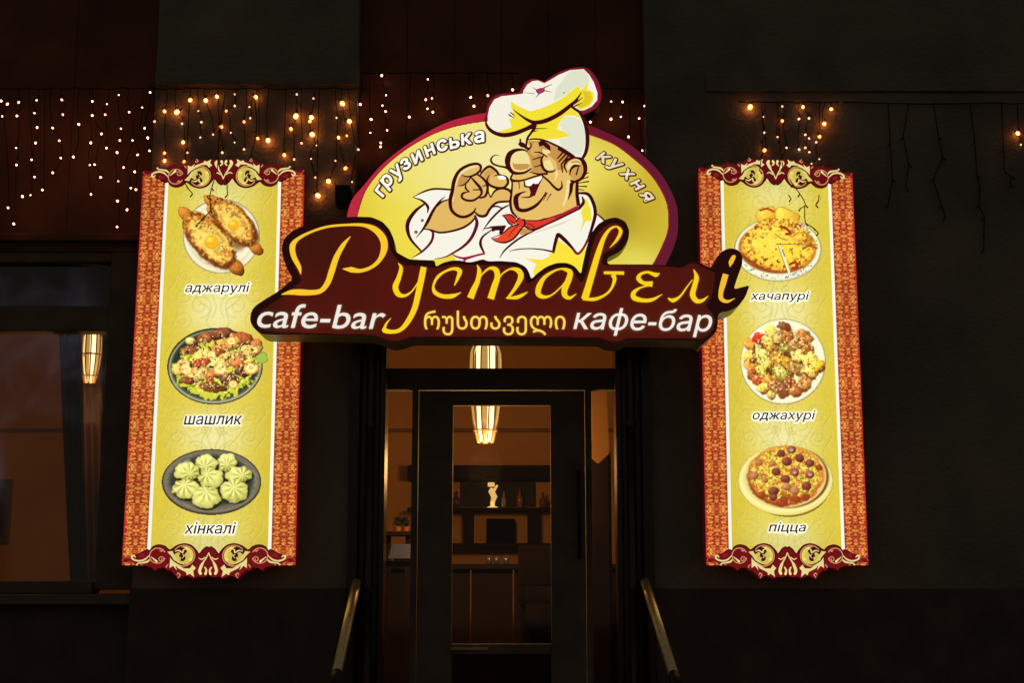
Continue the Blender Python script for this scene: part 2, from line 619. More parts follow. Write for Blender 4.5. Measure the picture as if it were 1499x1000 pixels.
# ---------------------------------------------------------------- ground, steps, street
PLASTER = surf('plaster', (.26, .235, .19), rough=.88, spec=.15, var=.30, scale=1.7, bump=.6, bscale=45)
FASCIA = surf('painted_red_brown_boards', (.20, .072, .034), rough=.6, spec=.3, var=.3, scale=3, bump=.2, bscale=25)
DARKWOOD = surf('varnished_dark_wood', (.055, .032, .026), rough=.22, spec=.6, var=.35, scale=9)
FRAME = surf('dark_grey_door_paint', (.20, .165, .13), rough=.85, spec=.12, var=.2, scale=6)
REDWOOD = surf('dark_red_wood', (.050, .017, .012), rough=.6, spec=.15, var=.35, scale=7)
STONE = surf('paving_stone', (.19, .18, .165), rough=.9, spec=.2, var=.25, scale=4, bump=.4, bscale=50)
ASPHALT = surf('asphalt', (.05, .05, .052), rough=.9, spec=.2, var=.3, scale=3, bump=.4, bscale=120)
METAL = surf('golden_toned_metal', (.95, .80, .42), rough=.36, metal=.9, spec=.5, var=.12, scale=30, bump=.05, bscale=140)  # golden light on the rails put into the metal colour
NIGHT = surf('matt_black_wood', (.007, .0045, .0035), rough=1, spec=.0, var=.2)
BLACK = surf('black_plastic', (.012, .012, .012), rough=.5, spec=.4, var=.2)
INWALL = surf('tan_painted_wall', (.42, .21, .065), rough=.8, spec=.2, var=.10, scale=1.6)
CEIL = surf('cream_ceiling', (.34, .22, .11), rough=.9, spec=.1, var=.05)
SIDE = surf('acrylic_box_side', (.22, .20, .14), rough=.45, spec=.4, var=.08)

def structure(o):
    o['kind'] = 'structure'
    return o
g = MB(); g.box(-60, 60, -45, -3.2, -.3, -.14); structure(g.build('road', ASPHALT))
g = MB(); g.box(-60, 60, -3.0, 60, -.3, 0.0); structure(g.build('pavement', STONE))
g = MB(); g.box(-60, 60, -3.2, -3.0, -.3, .004, .01); structure(g.build('kerb', STONE))
st = MB()
for i in range(4):
    z1 = .6 - .15 * i
    st.box(-1.02, .90, (-.55 - .3 * i), (-.55 - .3 * (i - 1) if i else .02), 0.0, z1 - .003 * 0, .006)
structure(st.build('entrance_steps', STONE))

# ---------------------------------------------------------------- the cafe building
bld = thing('cafe_building', (0, .2, 0), 'dark night-lit cafe front with glazed entrance door and a curtained window', 'building')
XL, XR = -2.081, .778
PX0 = -.905
m = MB(); m.box(XL, PX0, 0, .35, 0, 7.2); m.build('plaster_pier', PLASTER, bld)
m = MB(); m.box(XR, 7.5, 0, .35, 0, 7.2); m.build('plaster_pier', PLASTER, bld)
# upper ledge running along the piers
zc = W(1300, 130, 0).z
m = MB(); m.box(XR + .35, 7.5, -.016, -.001, zc - .02, zc + .09, .008); m.build('string_course', PLASTER, bld)
m = MB(); m.box(XL + .0, PX0, -.025, -.001, zc + .02, zc + .10, .008); m.build('string_course', PLASTER, bld)
PL = surf('dark_plinth_render', (.12, .088, .075), rough=.8, var=.25, bump=.3)
zpl = W(1300, 862, 0).z
m = MB(); m.box(XR + .0, 7.5, -.012, -.001, 0, zpl, .006); m.build('plinth', PL, bld)
m = MB(); m.box(XL - .01, PX0, -.012, -.001, 0, zpl, .006); m.build('plinth', PL, bld)
# boarded fascias in the recesses
zf0 = W(750, 500, .1).z
for k in range(6):
    x0 = PX0 + (XR - PX0) / 6 * k; x1 = PX0 + (XR - PX0) / 6 * (k + 1)
    m = MB(); m.box(x0 + .0012, x1 - .0012, .12, .15, zf0 + .02, 7.2, .0015); m.build('fascia_board', FASCIA, bld)
m = MB(); m.box(PX0, XR, .151, .35, zf0 + .02, 7.2); m.build('recess_wall', REDWOOD, bld)
zw = W(100, 352, .25).z
for k in range(7):
    x1 = XL - .55 * k; x0 = x1 - .55
    m = MB(); m.box(x0 + .0012, x1 - .0012, .22, .25, zw + .03, 7.2, .0015); m.build('fascia_board', FASCIA, bld)
m = MB(); m.box(-7.5, XL, .251, .40, zw, 7.2); m.build('recess_wall', REDWOOD, bld)
m = MB(); m.box(-7.5, XL - .002, .12, .219, zw - .035, zw + .012, .006); m.box(-7.5, XL - .002, .16, .219, zw - .09, zw - .036, .004)
m.build('window_cornice', FASCIA, bld)
# ---- the window at the left
def zY(py, Y, px=100): return W(px, py, Y).z
def xY(px, py, Y): return W(px, py, Y).x
zt0, zt1 = zY(486, .2), zY(449, .2)
zh = zY(385, .2); zs = zY(851, .2)
xr = xY(154, 600, .2)
win = MB()
win.box(xr, XL + .03, .16, .30, zs - .05, zw - .091, .006)              # right post
win.box(-4.9, xr - .001, .17, .29, zt0, zt1, .006)                         # transom bar
win.box(-4.9, xr - .001, .17, .29, zh, zw - .091, .006)
win.box(-4.9, xr - .001, .13, .30, zs - .07, zs, .006)
win.box(-5.0, -4.9, .16, .30, zs - .07, zw - .091, .006)
win.box(-3.62, -3.54, .175, .28, zs + .001, zt0 - .001, .006)
wf = win.build('window', FRAME, bld)
m = MB(); m.box(-4.9, xr, .232, .238, zs, zt0); m.build('pane', glass('window_glass', .06), wf)
m = MB(); m.box(-4.9, xr, .232, .238, zt1, zh); m.build('pane', glass('window_glass', .06), wf)
m = MB(); m.box(-7.5, -5.0, .1, .35, 0, zw); m.box(-5.0, XL, .1, .35, 0, zs - .071); m.build('plinth', PL, bld)
m = MB(); m.box(-5.05, XL, .02, .099, zs - .13, zs - .072, .01); m.build('window_sill', FRAME, bld)
# ---- dark varnished portal either side of the entrance
zp1 = zf0 + .02
for sgn, xa in ((1, PX0), (-1, XR)):
    def bx(m_, a, b, y0, y1, z0=.6, z1=zp1, bev=.006):
        m_.box(xa + sgn * a, xa + sgn * b, y0, y1, z0, z1, bev)
    p = MB()
    bx(p, .0, .055, -.035, .14)
    bx(p, .056, .165, .03, .14)
    bx(p, .166, .196, -.002, .20, bev=.012)
    po = p.build('portal_post', DARKWOOD, bld)
    q = MB()
    cx = xa + sgn * .112
    q.lathe(cx, .02, [(.0, .62), (.036, .62), (.036, .70), (.025, .72), (.025, 1.55), (.030, 1.57), (.025, 1.59), (.025, 2.45), (.032, 2.47), (.025, 2.49), (.025, 2.86), (.036, 2.9), (.036, zp1), (0, zp1)], 20)
    q.build('turned_column', DARKWOOD, po, smooth=True)
# ---- entrance screen, door leaf and panes
YD = .2
def dx(px): return W(px, 700, YD).x
zhead0, zhead1 = zY(572, YD, 750), zY(541, YD, 750)
zdoor_t = zY(573, YD, 750)
zb1, zb0 = zY(943, YD, 750), zY(958, YD, 750)
xs0, xs1 = dx(561) - .03, dx(905) + .03
scr = MB()
scr.box(xs0, xs1, .15, .25, zhead0, zhead1, .006)
scr.box(xs0, xs0 + .03, .15, .25, .6, zp1 + .1, .004)
scr.box(xs1 - .03, xs1, .15, .25, .6, zp1 + .1, .004)
scr.box(dx(603), dx(612), .16, .24, .6, zhead0 - .001, .004)
scr.box(dx(857), dx(866), .16, .24, .6, zhead0 - .001, .004)
so = scr.build('entrance_frame', FRAME, bld)
for a, b, z0, z1 in ((xs0 + .03, dx(603), .62, zhead0), (dx(866), xs1 - .03, .62, zhead0), (xs0 + .03, xs1 - .03, zhead1, zp1 + .1)):
    m = MB(); m.box(a, b, .196, .202, z0, z1); m.build('pane', glass('door_glass', .03), so)
dl = MB()
x0, x1 = dx(613), dx(856)
g0, g1 = dx(663), dx(806)
zg = zY(595, YD, 750)
dl.box(x0, g0, .155, .205, .62, zdoor_t - .004, .005)
dl.box(g1, x1, .155, .205, .62, zdoor_t - .004, .005)
dl.box(g0 + .0005, g1 - .0005, .156, .204, zg, zdoor_t - .004, .005)
dl.box(g0 + .0005, g1 - .0005, .156, .204, zb0, zb1, .005)
dl.box(g0 + .0005, g1 - .0005, .156, .204, .62, .74, .005)
door = dl.build('door', FRAME, bld)
m = MB(); m.box(g0, g1, .178, .184, zb1, zg); m.build('pane', glass('door_glass', .03), door)
m = MB(); m.box(g0 + .002, g1 - .002, .170, .19, .742, zb0 - .002, .004); m.build('kick_panel', REDWOOD, door)
h = MB()
hx = dx(846); hz0, hz1 = zY(820, YD, 750), zY(690, YD, 750)
h.tube([(hx, .155, hz0 + .03), (hx, .10, hz0 + .03)], .008); h.tube([(hx, .155, hz1 - .03), (hx, .10, hz1 - .03)], .008)
h.tube([(hx, .10, hz0), (hx, .10, hz1)], .012, 12)
h.build('door_handle', surf('dark_bronze', (.06, .045, .03), rough=.35, metal=.8), door, smooth=True)
m = MB()
zl = (zb0 + zb1) / 2
m.box(dx(652) + .04, dx(716), .146, .155, zl - .006, zl + .010, .003)
m.build('glint_plate', surf('brass', (.65, .50, .25), rough=.3, metal=1), door)  # added brass plate in place of a glint on the door rail
# ---- room behind
yb = 4.5
m = MB(); m.box(-7.5, 3.0, yb, yb + .1, .6, 4.1); m.build('back_wall', INWALL, bld)
m = MB(); m.box(-7.5, 3.0, .36, yb - .001, 4.05, 4.15); m.build('ceiling', CEIL, bld)
m = MB(); m.box(-7.5, 3.0, .36, yb - .001, .5, .6); m.build('floorboards', REDWOOD, bld)
for a_, b_ in ((3.0, 3.1), (-7.6, -7.5)):
    m = MB(); m.box(a_, b_, .36, yb, .5, 4.1); m.build('side_wall', INWALL, bld)
zr = W(700, 630, yb).z
m = MB(); m.box(-7.49, 2.99, yb - .03, yb - .001, zr - .02, zr + .012, .004); m.build('picture_rail', surf('rail_wood', (.16, .075, .025), rough=.6), bld)

# ---------------------------------------------------------------- handrails
for k, (pa, pb, sg) in enumerate((((522, 853), (493, 986), -1), ((944, 853), (986, 988), 1))):
    A = W(*pa, -.10); B = W(*pb, -.98)
    nm = 'handrail'
    lab = ('brass-toned handrail left of the entrance, its golden light put into the metal colour', 'brass-toned handrail right of the entrance, its golden light put into the metal colour')[k]
    t = thing(nm, (B.x, B.y, 0), lab, 'handrail', 'handrails beside the entrance steps')
    d = (B - A).normalized()
    m = MB(); m.tube([A, A + d * .01, B], .025, 20); m.build('rail', METAL, t, smooth=True)
    m = MB(); m.tube([B - d * .001, B + d * .05, B + d * .08 + Vector((0, 0, -.02)), Vector((B.x, B.y - .07, B.z - .09))], [.0252, .026, .024, .02], 16)
    m.build('end_cap', BLACK, t, smooth=True)
    m = MB(); m.tube([(B.x, B.y, B.z - .02), (B.x, B.y, .12 if k == 9 else .15)], .018, 14); m.build('rail_post', NIGHT, t, smooth=True)
    m = MB(); m.tube([(A.x, A.y + .02, A.z - .02), (A.x, A.y + .02, .6)], .016, 14); m.build('rail_post', NIGHT, t, smooth=True)
# ---------------------------------------------------------------- the oval chef sign
INKD = (62, 10, 14)          # dark outline
CRIM = (150, 26, 58)
WHT = (247, 243, 228)
YEL = (243, 224, 52)
SKIN = (226, 184, 100)
SKIN2 = (200, 148, 78)
PALE = (243, 222, 152)
RED = (222, 58, 44)
RED2 = (176, 34, 48)
GOLD = (250, 208, 28)

YO = -.34
oval_root = thing('chef_sign', W(750, 330, YO), 'oval yellow lightbox with a winking cartoon chef under a big white hat', 'sign')
outer = [(508, 325), (511, 303), (518, 288), (531, 273), (556, 244), (584, 220), (617, 198), (652, 180), (680, 171), (711, 165), (752, 163), (800, 168), (833, 174), (861, 183), (889, 194), (917, 208), (937, 223), (954, 239), (968, 255), (979, 273), (987, 290), (992, 310), (992, 340), (986, 362), (976, 384), (955, 420), (900, 455), (600, 455), (545, 425), (515, 375)]
hatA = [(150, 700), (162, 560), (190, 450), (250, 380), (330, 350), (430, 345), (520, 340), (545, 300), (580, 240), (640, 197), (700, 188), (760, 203), (800, 215), (860, 175), (960, 115), (1080, 75), (1200, 60), (1290, 85), (1360, 160), (1410, 260), (1428, 380), (1400, 470), (1340, 530), (1250, 575), (1200, 590), (1245, 680), (1290, 800), (1300, 997), (600, 997), (300, 860)]
ovs = [tuple(p) for p in spline(outer, 4, True)]
hps = [tuple(p) for p in spline([(a / 7.495 + 690, b / 7.495 + 90) for a, b in hatA], 4, True)]
def rim_film():  # crimson dims to the right: the box's uneven backlight put into the colour
    m = bpy.data.materials.new('crimson_film')
    n, l, b = nodes(m)
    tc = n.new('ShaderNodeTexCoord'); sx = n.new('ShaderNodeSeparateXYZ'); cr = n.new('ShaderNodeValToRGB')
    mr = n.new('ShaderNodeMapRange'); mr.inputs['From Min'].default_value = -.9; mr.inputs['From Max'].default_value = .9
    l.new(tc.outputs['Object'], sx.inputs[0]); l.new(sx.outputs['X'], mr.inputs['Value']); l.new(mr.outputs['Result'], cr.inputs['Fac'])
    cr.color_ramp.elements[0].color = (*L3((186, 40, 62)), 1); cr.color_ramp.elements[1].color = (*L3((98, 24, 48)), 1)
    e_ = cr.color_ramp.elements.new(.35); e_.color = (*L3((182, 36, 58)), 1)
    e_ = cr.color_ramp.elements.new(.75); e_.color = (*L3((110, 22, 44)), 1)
    l.new(cr.outputs['Color'], b.inputs['Emission Color']); b.inputs['Emission Strength'].default_value = 1
    b.inputs['Base Color'].default_value = (.1, .01, .02, 1); b.inputs['Roughness'].default_value = .35
    m.cycles.emission_sampling = 'NONE'
    return m
crim = rim_film()
slab('lightbox', ovs, YO, YO + .16, crim, BLACK, oval_root)
slab('hat_lightbox', hps, YO - .0006, YO + .14, ink((120, 22, 44)), BLACK, oval_root)

# yellow field, the uneven backlight of the box painted into its colour
cv = Canvas(506, 160, 996, 460, 1.5)
X, Yp = cv.X, cv.Yp
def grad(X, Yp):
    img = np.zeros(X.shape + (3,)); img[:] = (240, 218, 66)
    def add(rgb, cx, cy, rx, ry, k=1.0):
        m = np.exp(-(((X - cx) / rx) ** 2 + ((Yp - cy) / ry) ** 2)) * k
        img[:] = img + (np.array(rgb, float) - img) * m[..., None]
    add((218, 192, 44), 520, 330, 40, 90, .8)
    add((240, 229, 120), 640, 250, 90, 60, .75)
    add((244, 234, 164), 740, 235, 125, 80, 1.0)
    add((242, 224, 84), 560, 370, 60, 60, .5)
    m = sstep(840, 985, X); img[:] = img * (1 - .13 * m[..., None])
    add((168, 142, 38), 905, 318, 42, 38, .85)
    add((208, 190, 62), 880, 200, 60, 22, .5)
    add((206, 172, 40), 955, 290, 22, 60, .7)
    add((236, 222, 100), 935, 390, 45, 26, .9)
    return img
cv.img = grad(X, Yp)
inner = [(523, 325), (526, 308), (537, 278), (556, 253), (577, 233), (603, 214), (630, 199), (650, 191), (674, 184), (711, 178), (752, 176), (800, 181), (833, 188), (863, 198), (900, 213), (935, 240), (952, 257), (964, 274), (973, 292), (977, 308), (977, 335), (970, 356), (955, 386), (930, 420), (880, 450), (610, 450), (560, 425), (532, 380)]
ins = np.array([tuple(p) for p in spline(inner, 6, True)])
ang = np.arctan2(ins[:, 1] - 330, ins[:, 0] - 750); rad = np.hypot(ins[:, 0] - 750, ins[:, 1] - 330)
o_ = np.argsort(ang); ang, rad = ang[o_], rad[o_]
rr = np.interp(np.arctan2(Yp - 330, X - 750), ang, rad, period=2 * math.pi)
cv.alpha = (np.hypot(X - 750, Yp - 330) < rr + 1.2).astype(float)
cv.mesh('yellow_field', YO, YO - .0012, oval_root, mat=painted('uneven_backlight_film', sample=True, strength=.98))
A = Art(YO, step=.00010); A.n = 16; A.wk = 1.0
A.stroke((150, 30, 40), [(*p, 1.6) for p in [(a + (a - 750) * .006, b + (b - 330) * .008) for a, b in inner]] , smooth=True)
A.take('red_rim', oval_root)

A.wk = 1.62
ZA, ZB, ZC, ZD, ZE = (690, 90), (690, 190), (590, 230), (700, 280), (580, 290)
K = 7.495
# ---- jacket
A.view(ZD, K)
A.fill(WHT, [(-30, 265), (60, 285), (110, 200), (160, 130), (330, 130), (380, 250), (480, 300), (560, 320), (800, 290), (1070, 150), (1080, 25), (1200, 20), (1260, 120), (1290, 240), (1375, 325), (1230, 560), (1170, 900), (600, 1010), (0, 860), (-250, 760), (-260, 690), (-150, 560), (-60, 420), (-25, 330)], smooth=False)
A.fill((250, 226, 60), [(870, 530), (960, 585), (1090, 695), (1200, 600), (1190, 950), (1080, 860), (960, 800), (850, 810), (700, 880), (620, 960), (600, 870), (640, 800), (510, 735), (700, 750), (770, 720), (790, 680), (835, 670)], smooth=False)
A.fill((240, 226, 60), [(1140, 60), (1195, 90), (1235, 200), (1245, 320), (1180, 330), (1110, 460), (1150, 330), (1128, 230), (1150, 170)], smooth=False)
A.stroke(INKD, [(1080, 20, 12), (1200, 30, 22), (1260, 120, 24), (1285, 240, 24), (1260, 360, 22), (1210, 520, 18)])
A.stroke((120, 22, 44), [(1210, 520, 18), (1150, 630, 15), (1090, 685, 18), (1030, 620, 18)])
A.stroke(INKD, [(1030, 620, 18), (960, 545, 26), (885, 480, 28), (865, 500, 24), (840, 590, 22), (825, 665, 20)])
A.stroke((90, 40, 40), [(825, 665, 14), (700, 640, 10), (560, 630, 8), (420, 640, 8), (340, 660, 3)])
A.stroke(INKD, [(1290, 242, 8), (1335, 275, 11), (1385, 322, 12)])
A.stroke(INKD, [(1140, 60, 8), (1155, 120, 22), (1110, 185, 22)])
A.stroke(INKD, [(620, 430, 10), (480, 500, 14), (380, 570, 14), (290, 650, 12), (235, 730, 4)])
A.stroke(INKD, [(330, 155, 10), (250, 200, 14), (140, 310, 14), (50, 430, 4)])
A.stroke(INKD, [(130, 180, 8), (200, 165, 12), (260, 185, 8)])
A.fill(INKD, [(60, 410), (150, 383), (310, 373), (285, 430), (255, 475), (228, 465), (235, 430), (195, 430), (160, 445), (140, 430), (150, 405), (60, 418)], smooth=False)
A.stroke(INKD, [(140, 430, 8), (50, 500, 14), (25, 580, 20), (68, 685, 12)])
A.stroke(CRIM, [(68, 685, 14), (-20, 705, 14), (-140, 745, 16), (-150, 760, 16)])
A.stroke(CRIM, [(-20, 705, 14), (-150, 735, 16), (-230, 720, 12), (-280, 695, 6)])
A.stroke((250, 226, 60), [(1010, 690, 3), (900, 720, 16), (800, 760, 20), (700, 790, 8)])
A.stroke((222, 214, 190), [(560, 480, 4), (700, 430, 10), (900, 360, 14), (1040, 300, 4)])
A.take('chef_jacket', oval_root)
# ---- neckerchief
A.fill(SKIN2, [(490, 400), (620, 425), (560, 455), (480, 480), (450, 475)], smooth=False)
A.fill(RED2, [(480, 315), (600, 322), (700, 312), (900, 243), (1085, 145), (1115, 190), (900, 295), (760, 360), (620, 422), (500, 385)], smooth=False)
A.fill(RED, [(480, 318), (600, 325), (700, 318), (820, 285), (860, 300), (760, 345), (620, 410), (500, 378)], smooth=False)
A.fill(RED, [(262, 266), (350, 258), (410, 300), (425, 350), (370, 372), (330, 340), (300, 290)], smooth=False)
A.fill((232, 74, 40), [(440, 365), (475, 410), (400, 510), (300, 562), (200, 552), (140, 515), (215, 510), (260, 470), (340, 400)], smooth=False)
A.fill(RED, [(415, 330), (455, 288), (500, 305), (508, 370), (480, 400), (430, 372)])
for q in ([(262, 266, 4), (350, 256, 10), (410, 300, 10)], [(262, 266, 4), (300, 295, 10), (335, 350, 10), (370, 374, 8)],
          [(415, 330, 10), (455, 288, 12), (500, 305, 12), (510, 370, 12), (480, 402, 10)], [(140, 515, 3), (200, 552, 8), (300, 564, 12), (400, 512, 12), (475, 412, 12)],
          [(140, 515, 3), (260, 468, 8), (345, 398, 10), (440, 362, 8)], [(480, 315, 6), (600, 322, 8), (700, 312, 10), (900, 243, 12), (1085, 143, 12)],
          [(500, 385, 8), (610, 425, 14), (760, 362, 10), (900, 297, 12), (1115, 190, 12)], [(520, 350, 4), (580, 370, 6), (620, 400, 6)], [(440, 372, 6), (380, 430, 5), (330, 500, 3)], [(345, 320, 4), (390, 345, 6), (410, 370, 4)]):
    A.stroke(INKD, q)
A.take('neckerchief', oval_root)
# ---- sleeve and forearm
A.view(ZC, K)
e = lambda x, y: (x - 75, y + 450)
A.fill(WHT, [(110, 440), (230, 378), (350, 350), (540, 358), (560, 540), (800, 655), e(885, 240), e(870, 330), e(825, 430), e(740, 525), e(640, 600), e(560, 640), e(430, 672), e(300, 690), e(180, 658), e(270, 590), (100, 940), (48, 850), (42, 780), (70, 690), (140, 590), (240, 510), (200, 480)], smooth=False)
A.fill(SKIN, [(510, 460), (440, 480), (370, 530), (310, 620), (270, 700), (230, 795), (290, 800), (400, 828), (520, 820), (650, 790), (740, 720), (800, 640), (700, 560), (540, 520)], smooth=False)
for q in ([(270, 612, 6), (272, 545, 20), (210, 480, 14), (110, 442, 4)], [(110, 440, 4), (230, 380, 12), (350, 350, 14), (540, 360, 12)],
          [(240, 512, 12), (140, 590, 22), (62, 700, 28), (50, 800, 26), (90, 910, 18), (205, 1040, 12)],
          [(460, 435, 4), (400, 490, 12), (330, 590, 20), (270, 710, 22), (215, 800, 14), (140, 890, 3)],
          [(505, 465, 8), (430, 490, 12), (370, 540, 14)],
          [(225, 792, 6), (300, 800, 12), (400, 830, 14), (530, 815, 14), (660, 775, 16), (750, 715, 14), (800, 650, 10)]):
    A.stroke(INKD, q)
A.stroke((96, 14, 40), [(*e(370, 350), 10), (*e(405, 385), 18), (*e(385, 480), 18), (*e(290, 585), 14), (*e(180, 656), 4)])
A.stroke((96, 14, 40), [(*e(868, 200), 18), (*e(885, 290), 24), (*e(830, 430), 22), (*e(740, 530), 18), (*e(610, 612), 12), (*e(530, 650), 8), (*e(420, 670), 4)])
for c, r in (((212, 697), 17), ((143, 825), 19)):
    A.disc((70, 60, 50), c, r, seg=14); A.disc((150, 140, 120), (c[0] - 2, c[1] + 2), r * .5, seg=12)
A.take('chef_sleeve', oval_root)
# ---- hand
A.fill(SKIN, [(540, 480), (548, 370), (570, 250), (620, 155), (700, 100), (800, 75), (850, 100), (850, 160), (880, 170), (910, 125), (950, 108), (1005, 140), (1050, 195), (1120, 215), (1150, 262), (1140, 310), (1110, 340), (1170, 370), (1188, 430), (1170, 483), (1050, 488), (980, 525), (945, 585), (905, 642), (840, 642), (790, 600), (730, 640), (640, 652), (565, 610), (530, 550)], smooth=False)
A.fill(SKIN2, [(640, 190), (740, 130), (835, 125), (800, 190), (720, 220), (700, 270), (655, 310), (600, 315), (610, 240)], smooth=False)
A.fill((208, 160, 84), [(880, 180), (950, 125), (1010, 170), (960, 205), (945, 300), (915, 260)], smooth=False)
A.fill((244, 232, 120), [(942, 330), (1022, 356), (962, 438), (925, 410)], smooth=False)
A.stroke(PALE, [(545, 480, 10), (555, 370, 14), (590, 250, 16), (640, 170, 20), (720, 120, 22), (820, 100, 12)])
A.fill((222, 190, 110), [(650, 185), (740, 130), (830, 128), (790, 185), (720, 212)])
for q in ([(848, 160, 14), (852, 100, 18), (800, 75, 18), (700, 100, 20), (612, 160, 22), (562, 260, 26), (540, 380, 26), (518, 480, 26), (532, 580, 22), (600, 645, 20), (680, 658, 20), (760, 620, 18), (798, 565, 8)],
          [(785, 605, 10), (840, 648, 18), (908, 642, 20), (955, 570, 18), (1030, 502, 16), (1170, 487, 14)],
          [(962, 445, 8), (1010, 372, 14), (1090, 345, 16), (1170, 370, 18), (1192, 430, 18), (1175, 490, 14)],
          [(850, 195, 10), (890, 140, 16), (950, 105, 18), (1020, 150, 18), (1060, 198, 14), (1130, 222, 16), (1152, 280, 18), (1110, 335, 16), (1030, 340, 18), (955, 310, 16), (922, 260, 12), (945, 200, 5)],
          [(650, 203, 6), (720, 217, 12), (800, 190, 16), (850, 145, 14)], [(600, 320, 4), (660, 310, 10), (710, 270, 12), (742, 225, 10)],
          [(745, 222, 10), (800, 285, 18), (850, 345, 20), (862, 400, 16), (830, 445, 12)], [(690, 290, 6), (688, 345, 14), (728, 385, 8)],
          [(720, 382, 6), (660, 400, 16), (645, 440, 16), (690, 475, 16), (770, 478, 16), (830, 442, 14)], [(770, 362, 8), (850, 360, 10)],
          [(810, 190, 10), (870, 230, 16), (918, 290, 18), (928, 360, 18), (902, 430, 16), (845, 452, 12)], [(870, 322, 6), (920, 310, 10)],
          [(925, 325, 10), (940, 400, 10), (965, 445, 8)], [(990, 212, 4), (1050, 195, 10), (1080, 200, 6)]):
    A.stroke(INKD, q)
A.fill((250, 248, 240), [(1040, 212), (1100, 208), (1132, 238), (1090, 250), (1050, 242)])
A.take('chef_hand', oval_root)
# ---- head
A.view(ZB, K)
A.fill((232, 190, 104), [(600, 120), (800, 122), (1000, 226), (1105, 298), (1160, 300), (1215, 330), (1245, 400), (1240, 480), (1200, 540), (1150, 565), (1155, 640), (1168, 830), (1000, 915), (850, 965), (700, 990), (560, 980), (480, 945), (440, 870), (428, 780), (440, 680), (445, 580), (450, 480), (400, 420), (385, 330), (420, 260), (480, 225), (560, 222), (612, 238), (640, 200)], smooth=False)
A.fill(SKIN2, [(625, 125), (800, 125), (1000, 226), (1105, 300), (1040, 350), (1010, 450), (945, 445), (930, 355), (870, 300), (800, 250), (780, 210), (800, 300), (770, 330), (785, 430), (830, 480), (780, 500), (650, 475), (670, 430), (640, 300), (600, 240), (645, 200)], smooth=False)
A.fill((218, 170, 92), [(660, 190), (700, 130), (735, 160), (760, 240), (700, 300), (640, 260)], smooth=False)
A.fill(PALE, [(420, 350), (450, 270), (510, 238), (580, 240), (625, 290), (640, 370), (620, 430), (560, 462), (480, 452), (430, 410)])
A.fill(SKIN2, [(455, 352), (470, 378), (620, 376), (638, 392), (620, 430), (540, 450), (470, 435), (452, 390)], smooth=False)
A.fill(PALE, [(800, 345), (860, 330), (885, 380), (905, 438), (850, 448), (805, 425), (785, 390)], smooth=False)
A.fill((238, 220, 150), [(780, 215), (850, 225), (870, 255), (820, 275), (780, 260)], smooth=False)
A.fill(PALE, [(1050, 560), (1085, 572), (1075, 690), (1045, 780), (1015, 840), (1003, 828), (1030, 720)])
A.stroke(PALE, [(930, 440, 10), (935, 500, 18), (915, 560, 4)])
A.fill((206, 158, 84), [(1040, 390), (1080, 335), (1150, 310), (1220, 345), (1235, 430), (1210, 510), (1150, 555), (1090, 520)])
A.fill(PALE, [(1058, 375), (1095, 338), (1170, 328), (1212, 362), (1180, 396), (1110, 392), (1068, 445), (1047, 420)])
A.stroke(SKIN2, [(1100, 360, 12), (1160, 352, 14), (1210, 380, 10)])
for q in ([(612, 238, 8), (560, 222, 14), (480, 230, 24), (422, 270, 36), (398, 340, 40), (408, 410, 30), (452, 470, 24), (520, 482, 18), (590, 470, 16), (655, 432, 10)],
          [(690, 250, 6), (760, 255, 10), (830, 302, 8)], [(790, 285, 8), (768, 335, 16), (785, 420, 20), (830, 478, 8)], [(670, 332, 6), (760, 305, 10)],
          [(690, 412, 6), (775, 390, 10)], [(640, 468, 6), (730, 490, 12), (830, 488, 14)], [(780, 410, 10), (830, 460, 14), (890, 462, 12), (928, 440, 6)],
          [(780, 510, 12), (850, 570, 14), (905, 630, 16), (955, 662, 18), (992, 630, 14), (988, 565, 4)],
          [(945, 320, 8), (1012, 240, 14)], [(960, 355, 10), (1045, 262, 14)], [(985, 385, 10), (1065, 290, 14)], [(1000, 470, 8), (990, 400, 12)], [(1045, 470, 8), (1020, 395, 14), (1060, 330, 18)],
          [(960, 215, 20), (1000, 240, 16), (1090, 300, 10)],
          [(1060, 335, 18), (1130, 302, 22), (1200, 322, 26), (1242, 385, 30), (1248, 460, 26), (1215, 530, 20), (1150, 572, 18), (1090, 562, 12)],
          [(1078, 500, 6), (1092, 440, 14), (1130, 402, 20), (1185, 400, 12)], [(1172, 420, 10), (1150, 497, 10)],
          [(1140, 572, 12), (1100, 600, 26), (1090, 680, 22), (1058, 775, 4)], [(1160, 565, 20), (1158, 700, 24), (1172, 820, 26)],
          [(430, 545, 14), (470, 565, 18), (560, 560, 12), (680, 522, 12), (785, 492, 12)], [(452, 490, 12), (432, 540, 14), (448, 590, 12), (440, 700, 14), (428, 800, 18), (445, 900, 18), (500, 965, 12)],
          [(580, 570, 8), (590, 625, 12), (650, 632, 8)], [(785, 515, 12), (740, 600, 12), (690, 725, 10)], [(520, 572, 8), (530, 655, 4)],
          [(600, 682, 5), (540, 702, 14), (492, 745, 34), (492, 820, 34), (520, 880, 26), (600, 888, 24), (700, 842, 22), (770, 770, 14), (815, 690, 4)],
          [(550, 748, 5), (640, 742, 12), (700, 705, 8)], [(790, 778, 4), (830, 700, 8)], [(825, 780, 4), (872, 710, 8)], [(800, 740, 4), (818, 690, 8)],
          [(305, 283, 3), (245, 290, 8), (215, 335, 14), (240, 380, 14), (310, 405, 12), (380, 420, 16), (440, 465, 14)],
          [(1215, 520, 4), (1282, 475, 8)], [(1180, 562, 6), (1282, 522, 8)], [(1180, 590, 6), (1285, 572, 10)], [(1170, 625, 6), (1262, 628, 10)], [(1178, 660, 8), (1235, 668, 5)],
          [(650, 150, 6), (655, 190, 10), (620, 230, 10)]):
    A.stroke(INKD, q)
